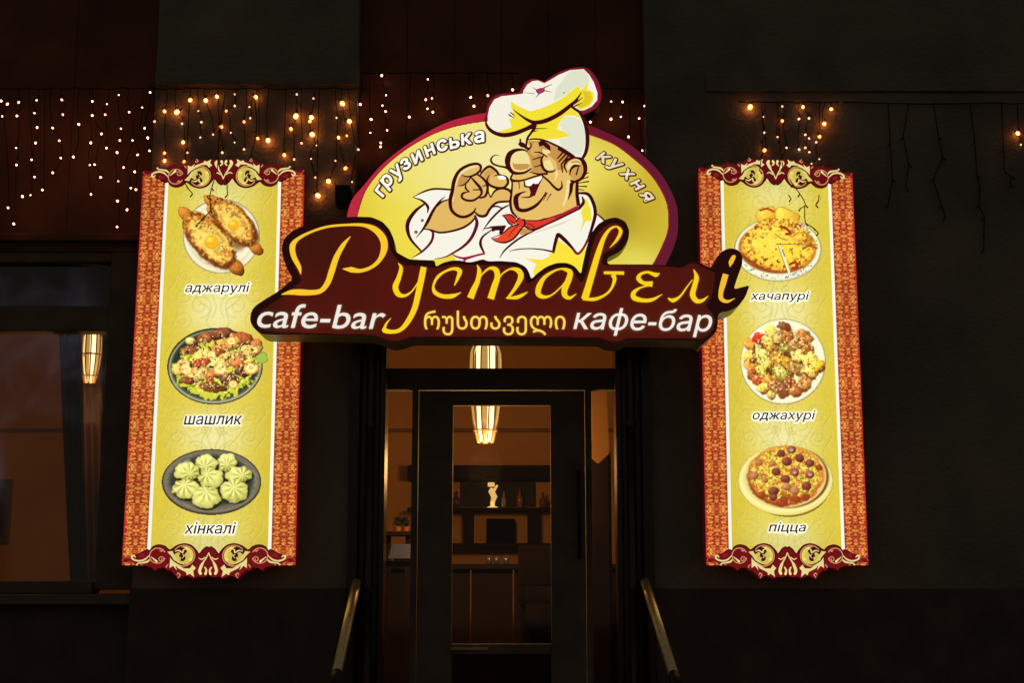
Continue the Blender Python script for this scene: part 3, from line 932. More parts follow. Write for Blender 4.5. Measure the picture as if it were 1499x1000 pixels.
A.fill((84, 14, 30), [(630, 640), (680, 590), (735, 580), (715, 650), (688, 732), (640, 735), (648, 690)], smooth=False)
A.fill((252, 250, 244), [(588, 568), (690, 540), (772, 515), (778, 532), (732, 598), (700, 600), (676, 592), (655, 620), (632, 622), (605, 615)], smooth=False)
A.fill(INKD, [(510, 165), (528, 140), (525, 112), (545, 100), (548, 140), (580, 150), (612, 195), (640, 200), (610, 228), (580, 205), (540, 195)], smooth=False)
A.fill(INKD, [(735, 150), (762, 118), (772, 96), (790, 125), (830, 150), (862, 180), (872, 236), (842, 225), (812, 200), (790, 178), (745, 192)], smooth=False)
A.take('chef_head', oval_root)
# ---- hat
A.view(ZA, K)
A.fill((244, 240, 222), [(182, 690), (180, 600), (200, 510), (250, 425), (330, 388), (450, 375), (565, 360), (575, 320), (612, 260), (670, 222), (730, 215), (800, 245), (860, 212), (960, 152), (1080, 102), (1230, 90), (1290, 150), (1340, 230), (1382, 350), (1380, 430), (1320, 500), (1240, 540), (1180, 545), (1215, 620), (1255, 760), (1262, 880), (1245, 997), (1215, 1060), (1105, 1045), (1000, 972), (900, 915), (800, 870), (700, 858), (610, 862), (640, 800), (680, 750), (655, 715), (560, 765), (450, 802), (350, 812), (260, 792), (205, 750)], smooth=False)
A.fill((226, 228, 208), [(960, 690), (1030, 605), (1120, 615), (1200, 650), (1250, 780), (1250, 900), (1200, 1040), (1100, 1020), (1000, 960), (960, 860), (1080, 830), (1000, 770)], smooth=False)
A.fill((222, 226, 200), [(1080, 110), (1230, 100), (1290, 170), (1290, 230), (1200, 310), (1160, 270), (1020, 385), (900, 440), (930, 300)], smooth=False)
A.fill(YEL, [(435, 440), (500, 490), (600, 535), (650, 552), (760, 522), (900, 462), (1020, 392), (1165, 272), (1200, 322), (1290, 228), (1268, 310), (1340, 350), (1335, 440), (1290, 500), (1190, 538), (1125, 480), (1090, 485), (960, 575), (830, 645), (700, 675), (620, 648), (540, 598), (470, 545), (435, 520)], smooth=False)
A.fill((226, 196, 36), [(1215, 330), (1300, 340), (1325, 400), (1290, 480), (1200, 520), (1150, 500), (1215, 460), (1240, 400)], smooth=False)
A.fill(YEL, [(470, 545), (560, 620), (650, 690), (640, 725), (540, 762), (400, 795), (285, 782), (350, 757), (440, 735), (432, 690), (410, 640), (470, 630), (440, 580)], smooth=False)
A.fill(YEL, [(1090, 500), (1150, 555), (1205, 635), (1120, 600), (1030, 600), (962, 680), (942, 748), (1000, 770), (1085, 822), (960, 852), (860, 862), (640, 852), (650, 800), (700, 740), (690, 700), (760, 690), (870, 640), (1000, 562)], smooth=False)
for q in ([(455, 532, 4), (540, 598, 12), (620, 650, 20), (700, 677, 28), (820, 655, 30), (960, 585, 30), (1090, 487, 26), (1150, 430, 18), (1207, 345, 4)],
          [(158, 640, 6), (168, 705, 18), (212, 762, 24), (280, 800, 26), (370, 815, 30), (480, 795, 30), (600, 748, 28), (690, 705, 34)],
          [(680, 690, 18), (690, 735, 26), (655, 790, 16), (618, 845, 16), (605, 900, 14), (600, 960, 14)],
          [(1090, 488, 22), (1130, 525, 18), (1185, 565, 20), (1238, 660, 26), (1268, 780, 28), (1272, 900, 26), (1255, 1000, 24), (1225, 1060, 20)],
          [(608, 866, 8), (700, 858, 12), (800, 872, 12), (900, 915, 14), (1000, 967, 16), (1120, 1050, 20)],
          [(700, 744, 8), (825, 742, 4)], [(700, 716, 8), (728, 716, 3)], [(690, 775, 8), (730, 765, 3)], [(1120, 476, 12), (1170, 440, 10), (1225, 402, 3)], [(1135, 498, 10), (1215, 458, 3)],
          [(412, 592, 10), (470, 628, 4)], [(432, 568, 8), (478, 606, 4)]):
    A.stroke(INKD, q)
A.fill((160, 50, 90), [(705, 322), (750, 300), (800, 300), (802, 335), (772, 356), (740, 366), (718, 350)])
for q in ([(575, 350, 2), (690, 361, 5)], [(795, 296, 8), (885, 257, 3)], [(800, 328, 7), (878, 343, 3)], [(663, 292, 2), (708, 313, 6)], [(738, 368, 8), (705, 405, 2)]):
    A.stroke((110, 90, 70), q)
A.disc((90, 80, 70), (1015, 352), 8, seg=10)
A.take('chef_hat', oval_root)
# ---- curved lettering
A.view((0, 0), 1)
A.org = (0, 0)
T1 = [('г', 181, 790, 56), ('р', 262, 690, 48), ('у', 380, 580, 44), ('з', 462, 482, 34), ('и', 596, 404, 29), ('н', 742, 322, 24), ('с', 884, 268, 18), ('ь', 1022, 240, 13), ('к', 1163, 196, 10), ('а', 1312, 172, 7)]
LY = [((70, 22, 12), 5.6, .5, .5), ((250, 246, 236), 1.5, 0, 0)]
for ch, x, y, an in T1:
    put_letter(A, ch, (x / 7.874 + 535, y / 7.874 + 180), an, 15.2, LY, shear=.10, wide=1.10)
A.take('lettering', oval_root)
T2 = [('к', 222, 262, -33), ('у', 372, 372, -36), ('х', 548, 490, -40), ('н', 690, 640, -47), ('я', 820, 800, -52)]
LY = [((66, 30, 8), 5.0, .4, .4), ((232, 214, 184), 1.2, 0, 0)]
for ch, x, y, an in T2:
    put_letter(A, ch, (x / 9.525 + 860, y / 9.525 + 205), an, 13.6, LY, shear=.25, wide=1.2)
A.take('lettering', oval_root)
for px in (585, 915):
    m = MB(); p = W(px, 300, YO + .15); m.box(p.x - .02, p.x + .02, YO + .158, .12, p.z - .02, p.z + .02)
    m.build('wall_bracket', BLACK, oval_root)
p = W(503, 286, -.12)
jb = MB(); jb.box(p.x - .045, p.x + .04, -.17, -.03, p.z - .06, p.z + .05, .01); jb.box(p.x - .015, p.x + .015, -.03, .01, p.z - .02, p.z + .02)
tag(jb.build('junction_box', BLACK, origin=Vector((p.x, -.1, p.z))), 'small black box on the wall at the left rim of the oval sign', 'electrical box')

# ---------------------------------------------------------------- the name board
YN = -.46
name_root = thing('name_sign', W(735, 450, YN), 'dark maroon cut-out name board with big golden script over the door', 'sign')
F = lambda x, y: (x / 5.0 + 360, y / 5.0 + 310)
G = lambda x, y: (x / 5.554 + 540, y / 5.554 + 330)
H = lambda x, y: (x / 5.2625 + 720, y / 5.2625 + 320)
I = lambda x, y: (x / 5.8826 + 880, y / 5.8826 + 340)
outl = [F(30, 780), F(40, 725), F(72, 685), F(150, 635), F(240, 580), F(345, 493), F(308, 430), F(272, 340), F(260, 262), F(277, 200), F(325, 150), F(400, 110), F(520, 70), F(650, 45), F(800, 35), F(920, 38), F(1000, 72), F(1052, 130), F(1083, 200), F(1096, 292), F(1180, 340),
        G(340, 277), G(540, 284), G(540, 340), G(600, 303), G(680, 283), G(750, 285), G(815, 302), G(870, 290), G(930, 272), G(965, 292), G(1060, 288), G(1200, 298), G(1275, 335), G(1305, 385), G(1320, 440),
        H(345, 425), H(420, 370), H(500, 341), H(580, 340), H(640, 368), H(688, 430), H(705, 330), H(725, 240), H(760, 120), H(820, 40), H(890, 0), H(960, -12), H(1030, 22), H(1060, 90), H(1050, 170), H(1000, 245), H(940, 280), H(888, 300), H(890, 352), H(1200, 352),
        I(430, 278), I(560, 285), I(700, 300), I(745, 258), I(800, 240), I(865, 272), I(950, 310), I(975, 290), I(990, 220), I(1040, 162), I(1110, 134), I(1180, 150), I(1217, 200), I(1215, 280), I(1180, 370), I(1140, 492), I(1280, 455), I(1240, 560), I(1180, 640), I(1100, 680), I(1025, 690), I(1003, 725), I(1005, 800), I(988, 862), I(940, 910), I(905, 935), (1028, 506), (1020, 499),
        (960, 498), (918, 498), (908, 504), (890, 503), (880, 497), (800, 496), (600, 495.5), (590, 500), (576, 503), (566, 501), (556, 496), (540, 492), (440, 490), F(200, 900), F(110, 895), F(60, 855), F(35, 815)]
BOARD = ink((42, 9, 8), 1.0)
outl = soften(outl, 2.6, 3)
bk = slab('lightbox', outl, YN, YN + .23, ink((34, 9, 8)), SIDE, name_root)
inn = [F(78, 770), F(110, 725), F(280, 610), F(410, 505), F(350, 400), F(318, 280), F(340, 215), F(440, 150), F(650, 98), F(850, 75), F(955, 92), F(1030, 155), F(1062, 290), F(1105, 350), F(1165, 395),
       G(340, 320), G(560, 345), G(620, 328), G(700, 312), G(830, 322), G(1060, 318), G(1190, 328), G(1255, 370), G(1290, 480), H(345, 460), H(420, 405), H(510, 372), H(590, 378), H(640, 420), H(690, 500), H(735, 400), H(760, 250), H(800, 130), H(880, 50), H(950, 26), H(1010, 60), H(1012, 140), H(940, 235), H(855, 270), H(850, 356),
       H(1200, 357), I(430, 285), I(560, 292), I(700, 308), I(750, 272), I(800, 262), I(860, 290), I(940, 330), I(985, 345), I(975, 450), I(950, 560), I(900, 640), I(960, 700), I(985, 760), I(960, 850), I(880, 925), (1020, 496),
       (960, 495.5), (916, 495.5), (905, 501), (892, 500), (880, 494.5), (800, 493.5), (600, 493.5), (590, 498), (576, 500.5), (566, 498), (556, 493), (540, 490), (440, 488), F(200, 885), F(115, 870), F(78, 830)]
cv = Canvas(362, 312, 1096, 508, 1.0)
X, Yp = cv.X, cv.Yp
img = np.zeros(X.shape + (3,)); img[:] = (76, 9, 9)
n_ = vnoise(X, Yp, 60, 4)
img *= (.86 + .28 * n_)[..., None]
darkm = (np.exp(-((X - 470) / 55) ** 2 - ((Yp - 365) / 45) ** 2) * .5 + sstep(440, 375, X) * .75 + sstep(1010, 1060, X) * .5 + sstep(475, 500, Yp) * .12)  # uneven backlight, weaker toward the ends, painted into the maroon
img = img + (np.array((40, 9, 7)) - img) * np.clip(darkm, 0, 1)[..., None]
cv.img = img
# inside test by even-odd rule
poly = soften(inn, 3, 3)
ins_ = np.zeros(X.shape, bool)
for i in range(len(poly)):
    (xa, ya), (xb, yb2) = poly[i], poly[(i + 1) % len(poly)]
    c = ((ya > Yp) != (yb2 > Yp)) & (X < (xb - xa) * (Yp - ya) / ((yb2 - ya) + 1e-9) + xa)
    ins_ ^= c
cv.alpha = ins_.astype(float)
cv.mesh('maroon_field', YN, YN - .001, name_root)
N = Art(YN, step=.0002); N.n = 8; N.wk = 1.2; N.caps = False
N.view((0, 0), 1)
def T(fn, pts, s): return [(*fn(p[0], p[1]), p[2] / s) for p in pts]
def letter(strokes, col=GOLD):
    for fn, s, pts in strokes:
        N.stroke(col, T(fn, pts, s), n=8)
    N.take('letter', name_root)
OR = (244, 188, 44)
letter([(F, 5, [(402, 458, 4), (390, 405, 26), (350, 325, 32), (342, 250, 36), (382, 198, 20), (480, 146, 14), (600, 109, 14), (740, 96, 14), (860, 98, 20), (945, 130, 36), (1002, 195, 44), (1012, 270, 42), (980, 350, 26), (920, 405, 20), (840, 432, 22), (770, 424, 34), (708, 418, 4)]),
        (F, 5, [(765, 180, 4), (712, 245, 26), (662, 335, 34), (630, 430, 38), (598, 520, 34), (550, 578, 28), (480, 592, 32), (400, 590, 38), (330, 590, 30), (260, 606, 4)])], (248, 200, 40))
letter([(G, 5.554, [(240, 305, 4), (262, 350, 26), (242, 430, 32), (216, 500, 40), (238, 558, 36), (290, 572, 20), (345, 540, 10), (390, 480, 9), (415, 430, 8)]),
        (G, 5.554, [(446, 338, 40), (430, 420, 42), (405, 540, 40), (370, 680, 38), (312, 790, 34), (255, 850, 26), (190, 866, 26), (130, 855, 34), (128, 835, 20), (145, 795, 13), (180, 754, 4)])])
letter([(G, 5.554, [(695, 490, 6), (722, 430, 22), (738, 372, 34), (690, 352, 20), (620, 375, 14), (560, 420, 20), (525, 490, 14), (538, 545, 28), (600, 576, 28), (680, 575, 30), (750, 545, 3)])])
letter([(G, 5.554, [(880, 320, 4), (897, 370, 28), (885, 450, 32), (850, 530, 42), (825, 592, 46)]), (G, 5.554, [(885, 470, 4), (920, 400, 9), (980, 350, 16), (1032, 362, 36), (1045, 420, 38), (1020, 500, 42), (990, 598, 46)]),
        (G, 5.554, [(1035, 480, 4), (1080, 400, 9), (1150, 355, 12), (1215, 368, 36), (1235, 420, 38), (1190, 510, 24), (1128, 592, 14)]), (G, 5.554, [(1116, 592, 10), (1200, 586, 26), (1250, 566, 20), (1292, 540, 3)])])
letter([(H, 5.2625, [(602, 400, 14), (560, 386, 10), (490, 400, 12), (410, 450, 22), (366, 520, 36), (358, 580, 34), (400, 605, 22), (460, 590, 10), (530, 530, 8), (585, 460, 6)]),
        (H, 5.2625, [(540, 388, 8), (600, 410, 34), (592, 470, 38), (562, 540, 40), (562, 590, 34), (600, 612, 20), (652, 580, 3)])])
letter([(H, 5.2625, [(908, 225, 3), (962, 165, 18), (992, 100, 24), (962, 63, 10), (910, 82, 16), (862, 150, 26), (822, 260, 36), (780, 400, 40), (745, 520, 42), (714, 622, 46)]),
        (H, 5.2625, [(700, 618, 20), (790, 622, 22), (870, 590, 14), (920, 540, 14), (945, 470, 24), (932, 432, 30)]), (H, 5.2625, [(862, 418, 18), (1018, 421, 22)])])
letter([(I, 5.8826, [(502, 352, 4), (470, 368, 32), (400, 345, 16), (340, 362, 20), (322, 400, 34), (365, 438, 26), (442, 448, 40)]),
        (I, 5.8826, [(440, 455, 8), (340, 478, 12), (280, 522, 30), (285, 566, 38), (360, 588, 28), (440, 582, 24), (526, 535, 3)])])
letter([(I, 5.8826, [(575, 570, 10), (620, 588, 30), (680, 552, 14), (740, 470, 9), (785, 410, 6)]), (I, 5.8826, [(795, 320, 4), (820, 390, 34), (802, 470, 36), (787, 540, 40), (820, 592, 34), (870, 590, 22), (922, 550, 3)])])
letter([(I, 5.8826, [(1072, 362, 42), (1050, 440, 42), (1030, 520, 34), (1035, 575, 32), (1085, 598, 22), (1152, 570, 3)]), (I, 5.8826, [(1108, 300, 4), (1116, 262, 34), (1140, 215, 30), (1158, 208, 8)])], OR)
put_text(N, 'cafe-bar', (377, 445, 564.5, 480), [((238, 232, 224), .5, 0, 0)], shear=.22, tilt=.012)
N.take('lettering', name_root)
put_text(N, 'რუსთაველი', (621, 455, 827.5, 491), [((252, 214, 88), .5, 0, 0)], tilt=.0, space=1.02)
N.take('lettering', name_root)
put_text(N, 'кафе-бар', (839.5, 450.5, 1042, 490.5), [((240, 234, 228), .5, 0, 0)], shear=.22, tilt=.018)
N.take('lettering', name_root)
for px, yb_ in ((450, 0), (640, .12), (860, .12), (1000, 0)):
    m = MB(); p = W(px, 450, YN + .25); m.box(p.x - .02, p.x + .02, YN + .228, yb_ + .0, p.z - .02, p.z + .02)
    m.build('wall_bracket', BLACK, name_root)
# ---------------------------------------------------------------- the two menu lightboxes
YP = -.10
PAN = {'L': dict(x=((209, 446), (178, 433)), tilt=-.010), 'R': dict(x=((1022, 1248), (1033.5, 1271.5)), tilt=.030)}
def pmap(side):
    (a0, a1), (b0, b1) = PAN[side]['x']; tl = PAN[side]['tilt']
    def f(x, y):
        t = (y - 250.0) / 578.0
        xl = a0 + (b0 - a0) * t; xr_ = a1 + (b1 - a1) * t
        px = xl + (x + 118) / 236.0 * (xr_ - xl)
        return px, y + tl * (1 - t) * x
    return f
class PArt(Art):
    def __init__(s, Y, f, step=.0001):
        s.fm = f; s.kx = s.ky = 1.0; s.fn = None
        super().__init__(Y, step=step)
    def px(s, p):
        q = s.fn(p) if s.fn else p
        return s.fm(q[0], q[1])
def top_fn(p): return (p[0] / 5.763, p[1] / 5.765 + 225)
def bot_fn(p):
    d = 190 - p[1]
    return (p[0] / 5.763, 814 + d * 1.03 / 5.765 + max(0, d - 80) / 5.765 * .55)
SIL = [(-680, 165), (-674, 140), (-645, 133), (-610, 148), (-575, 122), (-545, 108), (-520, 116), (-440, 100), (-420, 82), (-395, 96), (-340, 100), (-320, 82), (-295, 84), (-260, 62), (-232, 38), (-205, 50), (-170, 56), (-110, 40), (-85, 52), (-45, 46), (-20, 52), (0, 62)]
LOW = [(-680, 178), (-600, 182), (-545, 205), (-488, 238), (-462, 232), (-440, 262), (-395, 278), (-345, 266), (-312, 238), (-290, 245), (-250, 273), (-195, 287), (-140, 273), (-100, 235), (-76, 205), (-45, 242), (-14, 262), (0, 252)]
def mir(l): return l + [(-a, b) for a, b in reversed(l[:-1])]
MAR = (96, 14, 18); CREAM = (232, 214, 142); TANR = (206, 140, 96)

def ornament(A, fn, sd):
    A.fn = fn; A.sc = 5.765
    A.fill((112, 18, 22) if fn is bot_fn else MAR, mir(SIL) + list(reversed(mir(LOW))), smooth=False)
    A.stroke((62, 10, 12), mir(LOW)[1:-1], w=11, smooth=True)
    for s in (-1, 1):
        def c(l): return [(s * -p[0], *p[1:]) for p in l]
        A.disc((206, 190, 84), c([(-195, 190)])[0], 78)
        A.stroke((226, 204, 96), [(c([(-195 + 62 * math.cos(t), 190 + 62 * math.sin(t))])[0] + (30,)) for t in np.linspace(-.6, 1.4, 8)])
        A.fill((70, 12, 14), c([(-222, 150), (-196, 145), (-180, 168), (-188, 200), (-172, 225), (-190, 250), (-225, 262), (-268, 238), (-282, 200), (-262, 205), (-240, 218), (-226, 208), (-232, 185), (-214, 172)]), smooth=True)
        A.stroke(CREAM, c([(-265, 225, 5), (-235, 232, 12), (-205, 215, 10), (-200, 235, 12), (-185, 245, 5)]))
        A.stroke(CREAM, c([(-205, 170, 4), (-192, 190, 8), (-205, 200, 5)]))
        A.stroke(TANR, [(c([(-195 + 86 * math.cos(t), 190 + 84 * math.sin(t))])[0] + (9,)) for t in np.linspace(-2.7, 2.5, 26)])
        A.stroke((70, 12, 14), [(c([(-195 + 97 * math.cos(t), 190 + 95 * math.sin(t))])[0] + (9,)) for t in np.linspace(-2.2, 3.0, 26)])
        A.stroke(TANR, [(c([(-400 + 62 * math.cos(t), 190 + 62 * math.sin(t))])[0] + (9,)) for t in np.linspace(.5, 5.9, 26)])
        A.stroke(TANR, [(c([(-372 + (24 - 2.6 * t) * math.cos(t + .2), 160 + (24 - 2.6 * t) * math.sin(t + .2))])[0] + (8,)) for t in np.linspace(0, 6.6, 18)])
        A.stroke(CREAM, c([(-405, 142, 18), (-425, 160, 12), (-450, 180, 5)]))
        A.stroke(TANR, c([(-385, 238, 6), (-372, 228, 14), (-358, 236, 8)]))
        A.stroke((150, 40, 50), [(c([(-525 + (20 - 2.4 * t) * math.cos(t), 190 + (20 - 2.4 * t) * math.sin(t))])[0] + (6,)) for t in np.linspace(0, 6.6, 16)])
        A.stroke((190, 60, 56), c([(-672, 150, 10), (-660, 170, 8), (-630, 172, 8), (-600, 160, 5)]))
        A.stroke(CREAM, c([(-465, 190, 6), (-500, 158, 14), (-545, 147, 14), (-588, 160, 14), (-600, 182, 16), (-585, 190, 14), (-572, 178, 7)]))
        A.stroke(CREAM, c([(-548, 128, 10), (-515, 132, 12), (-480, 140, 16), (-462, 155, 10)]))
        A.disc(CREAM, c([(-556, 118)])[0], 8, seg=10)
        A.stroke(TANR, c([(-330, 98, 6), (-322, 108, 12), (-312, 120, 4)]))
        A.fill(CREAM, c([(-300, 175), (-302, 96), (-275, 108), (-244, 84), (-256, 112), (-232, 94), (-172, 74), (-164, 58), (-142, 66), (-108, 48), (-116, 80), (-96, 96), (-124, 116), (-142, 94), (-190, 94), (-245, 122)]), smooth=False)
        A.stroke(TANR, c([(-232, 44, 6), (-218, 60, 12), (-235, 70, 8), (-240, 58, 5)]))
        A.stroke(TANR, c([(-190, 108, 6), (-178, 120, 14), (-162, 118, 6)]))
        A.fill((222, 206, 120), c([(-325, 222), (-292, 188), (-268, 152), (-226, 132), (-256, 166), (-272, 202), (-284, 228)]), smooth=False)
        A.stroke((60, 12, 14), c([(-310, 195, 5), (-275, 150, 8), (-225, 122, 8), (-180, 112, 4)]))
        A.stroke(CREAM, c([(-58, 66, 22), (-66, 82, 26), (-52, 112, 24), (-38, 140, 12), (-18, 172, 9), (0, 212, 8)]))
        A.stroke(CREAM, c([(-20, 64, 20), (-14, 84, 16), (-26, 100, 10)]))
        A.stroke(CREAM, c([(-74, 168, 6), (-52, 160, 10), (-26, 176, 8)]))
    A.fn = None; A.sc = 1.0

def spiral(cx, cy, r, turns, a0, d=1, sq=1.0, tail=0):
    out = []
    n = int(10 * turns) + 6
    for i in range(n):
        t = i / (n - 1)
        a = a0 + d * t * turns * 2 * math.pi
        rr_ = r * (1 - t) ** .8 + 1.2
        out.append((cx + rr_ * math.cos(a), cy + rr_ * math.sin(a) * sq))
    return out

DISH = {}
def conv(org, s): return lambda x, y: (x / s + org[0], y / s + org[1])

def dish_adjaruli(parent):
    o, s = (240, 270), 5.88
    P = conv(o, s)
    c = Canvas(260, 285, 386, 406, .8)
    def E(fn, rgb, x, y, rx, ry, rot=0, **k): fn(rgb, *P(x, y), rx / s, ry / s, rot, **k)
    E(c.ell, (236, 232, 222), 495, 447, 332, 322)
    E(c.ell, (214, 208, 196), 495, 447, 286, 276, soft=.05); E(c.ell, (240, 237, 230), 498, 440, 276, 262, soft=.06)
    E(c.ell, (150, 120, 80), 640, 500, 60, 70, 0, soft=.5)
    for (cx, cy, rl, rs, tips, yk, sd) in ((600, 325, 262, 128, ((412, 150, 58), (428, 240, 50), (790, 545, 54)), (600, 345, 46), 5), (395, 480, 300, 150, ((192, 262, 56), (612, 705, 66)), (410, 492, 56), 9)):
        for tx, ty, tr in tips:
            E(c.blob, (212, 136, 52), tx, ty, tr * 1.5, tr * .92, 47, dark=(82, 32, 12), seed=sd, rough=.2)
        E(c.blob, (206, 132, 48), cx, cy, rl, rs, 47, dark=(80, 34, 12), seed=sd + 1, rough=.28, tex=.35)
        E(c.ell, (128, 60, 22), cx - 14, cy + 12, rl * .86, rs * .84, 47, soft=.2, rough=.5, seed=sd + 5)
        E(c.ell, (240, 204, 104), cx + 4, cy - 2, rl * .80, rs * .76, 47, soft=.2, rough=.75, seed=sd)
        X, Yp = c.X, c.Yp
        a, b, q = c.q_ell(*P(cx, cy), rl * .74 / s, rs * .70 / s, 47)
        inn_ = 1 - sstep(.85, 1, q)
        n1 = vnoise(X, Yp, 2.4, sd + 2); n2 = vnoise(X, Yp, 4.5, sd + 3)
        c.mix((250, 232, 134), inn_ * sstep(.5, .62, n1))
        c.mix((140, 122, 50), inn_ * sstep(.56, .66, n2) * sstep(-.3, .3, -b) * .8)
        c.mix((136, 62, 30), inn_ * sstep(.56, .64, n1) * sstep(-.3, .4, -b) * .9)
        c.mix((206, 140, 62), inn_ * sstep(.54, .64, vnoise(X, Yp, 6, sd + 8)) * .7)
        a, b, q2 = c.q_ell(*P(cx, cy), rl / s, rs / s, 47)
        edge = sstep(.78, .92, q2) * (1 - sstep(.95, 1.08, q2))
        c.mix((104, 44, 14), edge * sstep(.45, .62, vnoise(X, Yp, 3.2, sd + 6)) * .85)
        x, y, r = yk
        E(c.ell, (240, 222, 132), x - 10, y - 6, r * 1.5, r * 1.3, 30, soft=.5, rough=.6)
        E(c.ell, (196, 130, 30), x, y + 5, r * 1.04, r * 1.02, soft=.12)
        E(c.ell, (244, 178, 36), x, y, r, r, soft=.12); E(c.ell, (252, 214, 92), x - r * .25, y - r * .3, r * .5, r * .4, soft=.5)
        E(c.ell, (206, 104, 52), cx + rl * .50, cy + rs * .8, 24, 28, soft=.6, rough=.6); E(c.ell, (240, 200, 110), cx + rl * .50, cy + rs * .8, 12, 14, soft=.6)
    c.grade(1.06, 1.0); c.img = c.img * np.array((1.0, .985, .86))
    return c.mesh('dish_picture', YP, YP - .0035, parent)

def dish_shashlik(parent):
    s = 5.88; P = conv((230, 465), s)
    c = Canvas(244, 478, 396, 594, .8)
    def E(fn, rgb, x, y, rx, ry, rot=0, **k): fn(rgb, *P(x, y), rx / s, ry / s, rot, **k)
    E(c.ell, (52, 58, 50), 500, 420, 412, 330, -3)
    E(c.ell, (176, 176, 160), 500, 424, 398, 314, -3, soft=.03); E(c.ell, (74, 80, 70), 500, 420, 384, 302, -3, soft=.03)
    E(c.ell, (38, 44, 38), 500, 412, 366, 284, -3, soft=.05)
    E(c.ell, (196, 200, 62), 510, 450, 345, 245, -4, soft=.05, rough=.5, seed=3)
    c.mix((232, 232, 110), (1 - sstep(.9, 1, c.q_ell(*P(510, 450), 330 / s, 230 / s, -4)[2])) * sstep(.5, .6, vnoise(c.X, c.Yp, 4, 8)) * .9)
    c.mix((96, 120, 40), (1 - sstep(.9, 1, c.q_ell(*P(510, 450), 330 / s, 230 / s, -4)[2])) * sstep(.60, .68, vnoise(c.X, c.Yp, 3, 9)))
    E(c.ell, (150, 180, 80), 905, 345, 50, 55, rough=.5, soft=.2)
    E(c.blob, (236, 232, 150), 290, 205, 48, 34, 20)
    rng = random.Random(5)
    D = (64, 26, 18)
    items = [(430, 170, 95, 46, -12, (168, 92, 52)), (560, 130, 90, 46, -5, (150, 80, 56)), (740, 178, 100, 48, 12, (190, 96, 52)), (290, 278, 84, 44, -15, (160, 92, 50)),
             (860, 240, 50, 60, 20, (206, 110, 56)), (560, 250, 90, 62, -8, (232, 160, 74)), (660, 220, 66, 56, -12, (240, 190, 90)), (520, 300, 70, 40, 0, (210, 92, 44)),
             (800, 285, 105, 56, -18, (240, 200, 110)), (425, 320, 118, 52, -14, (246, 214, 116)), (640, 350, 130, 62, -12, (242, 200, 110)), (380, 392, 90, 40, -10, (206, 84, 44)),
             (225, 430, 96, 66, -10, (246, 206, 110)), (530, 430, 96, 84, -20, (248, 216, 130)), (700, 400, 60, 60, 10, (214, 120, 62)), (350, 490, 128, 62, -16, (246, 212, 126)),
             (255, 540, 60, 36, 20, (150, 80, 44)), (470, 600, 124, 44, 6, (142, 84, 44)), (620, 530, 90, 56, 4, (120, 70, 56)), (730, 480, 70, 34, 8, (90, 52, 44)), (460, 520, 36, 60, 10, (230, 120, 50))]
    for i, (x, y, rx, ry, rot, col) in enumerate(items):
        E(c.blob, col, x, y, rx, ry, rot, dark=D, seed=i + 2, rough=.55, tex=.42, spec=.5)
    for x, y, r in ((810, 435, 64), (655, 575, 42), (545, 440, 60), (640, 205, 44), (250, 445, 58), (470, 320, 40), (835, 280, 36)):
        E(c.ell, (224, 134, 62), x, y, r, r * .9, soft=.15, rough=.3); E(c.ell, (250, 228, 160), x, y, r * .78, r * .68, soft=.2, rough=.3); E(c.ell, (240, 180, 110), x, y, r * .3, r * .25, soft=.4)
    X, Yp = c.X, c.Yp
    reg = 1 - sstep(.9, 1.0, c.q_ell(*P(520, 370), 360 / s, 250 / s, -12)[2])
    c.mix((50, 22, 14), reg * sstep(.63, .69, vnoise(X, Yp, 3.6, 31)) * .85)
    c.mix((255, 240, 176), reg * sstep(.64, .70, vnoise(X, Yp, 2.8, 33)) * .8)
    c.grade(1.12, .95); c.img = c.img * np.array((1.0, .985, .86))
    return c.mesh('dish_picture', YP, YP - .0035, parent)

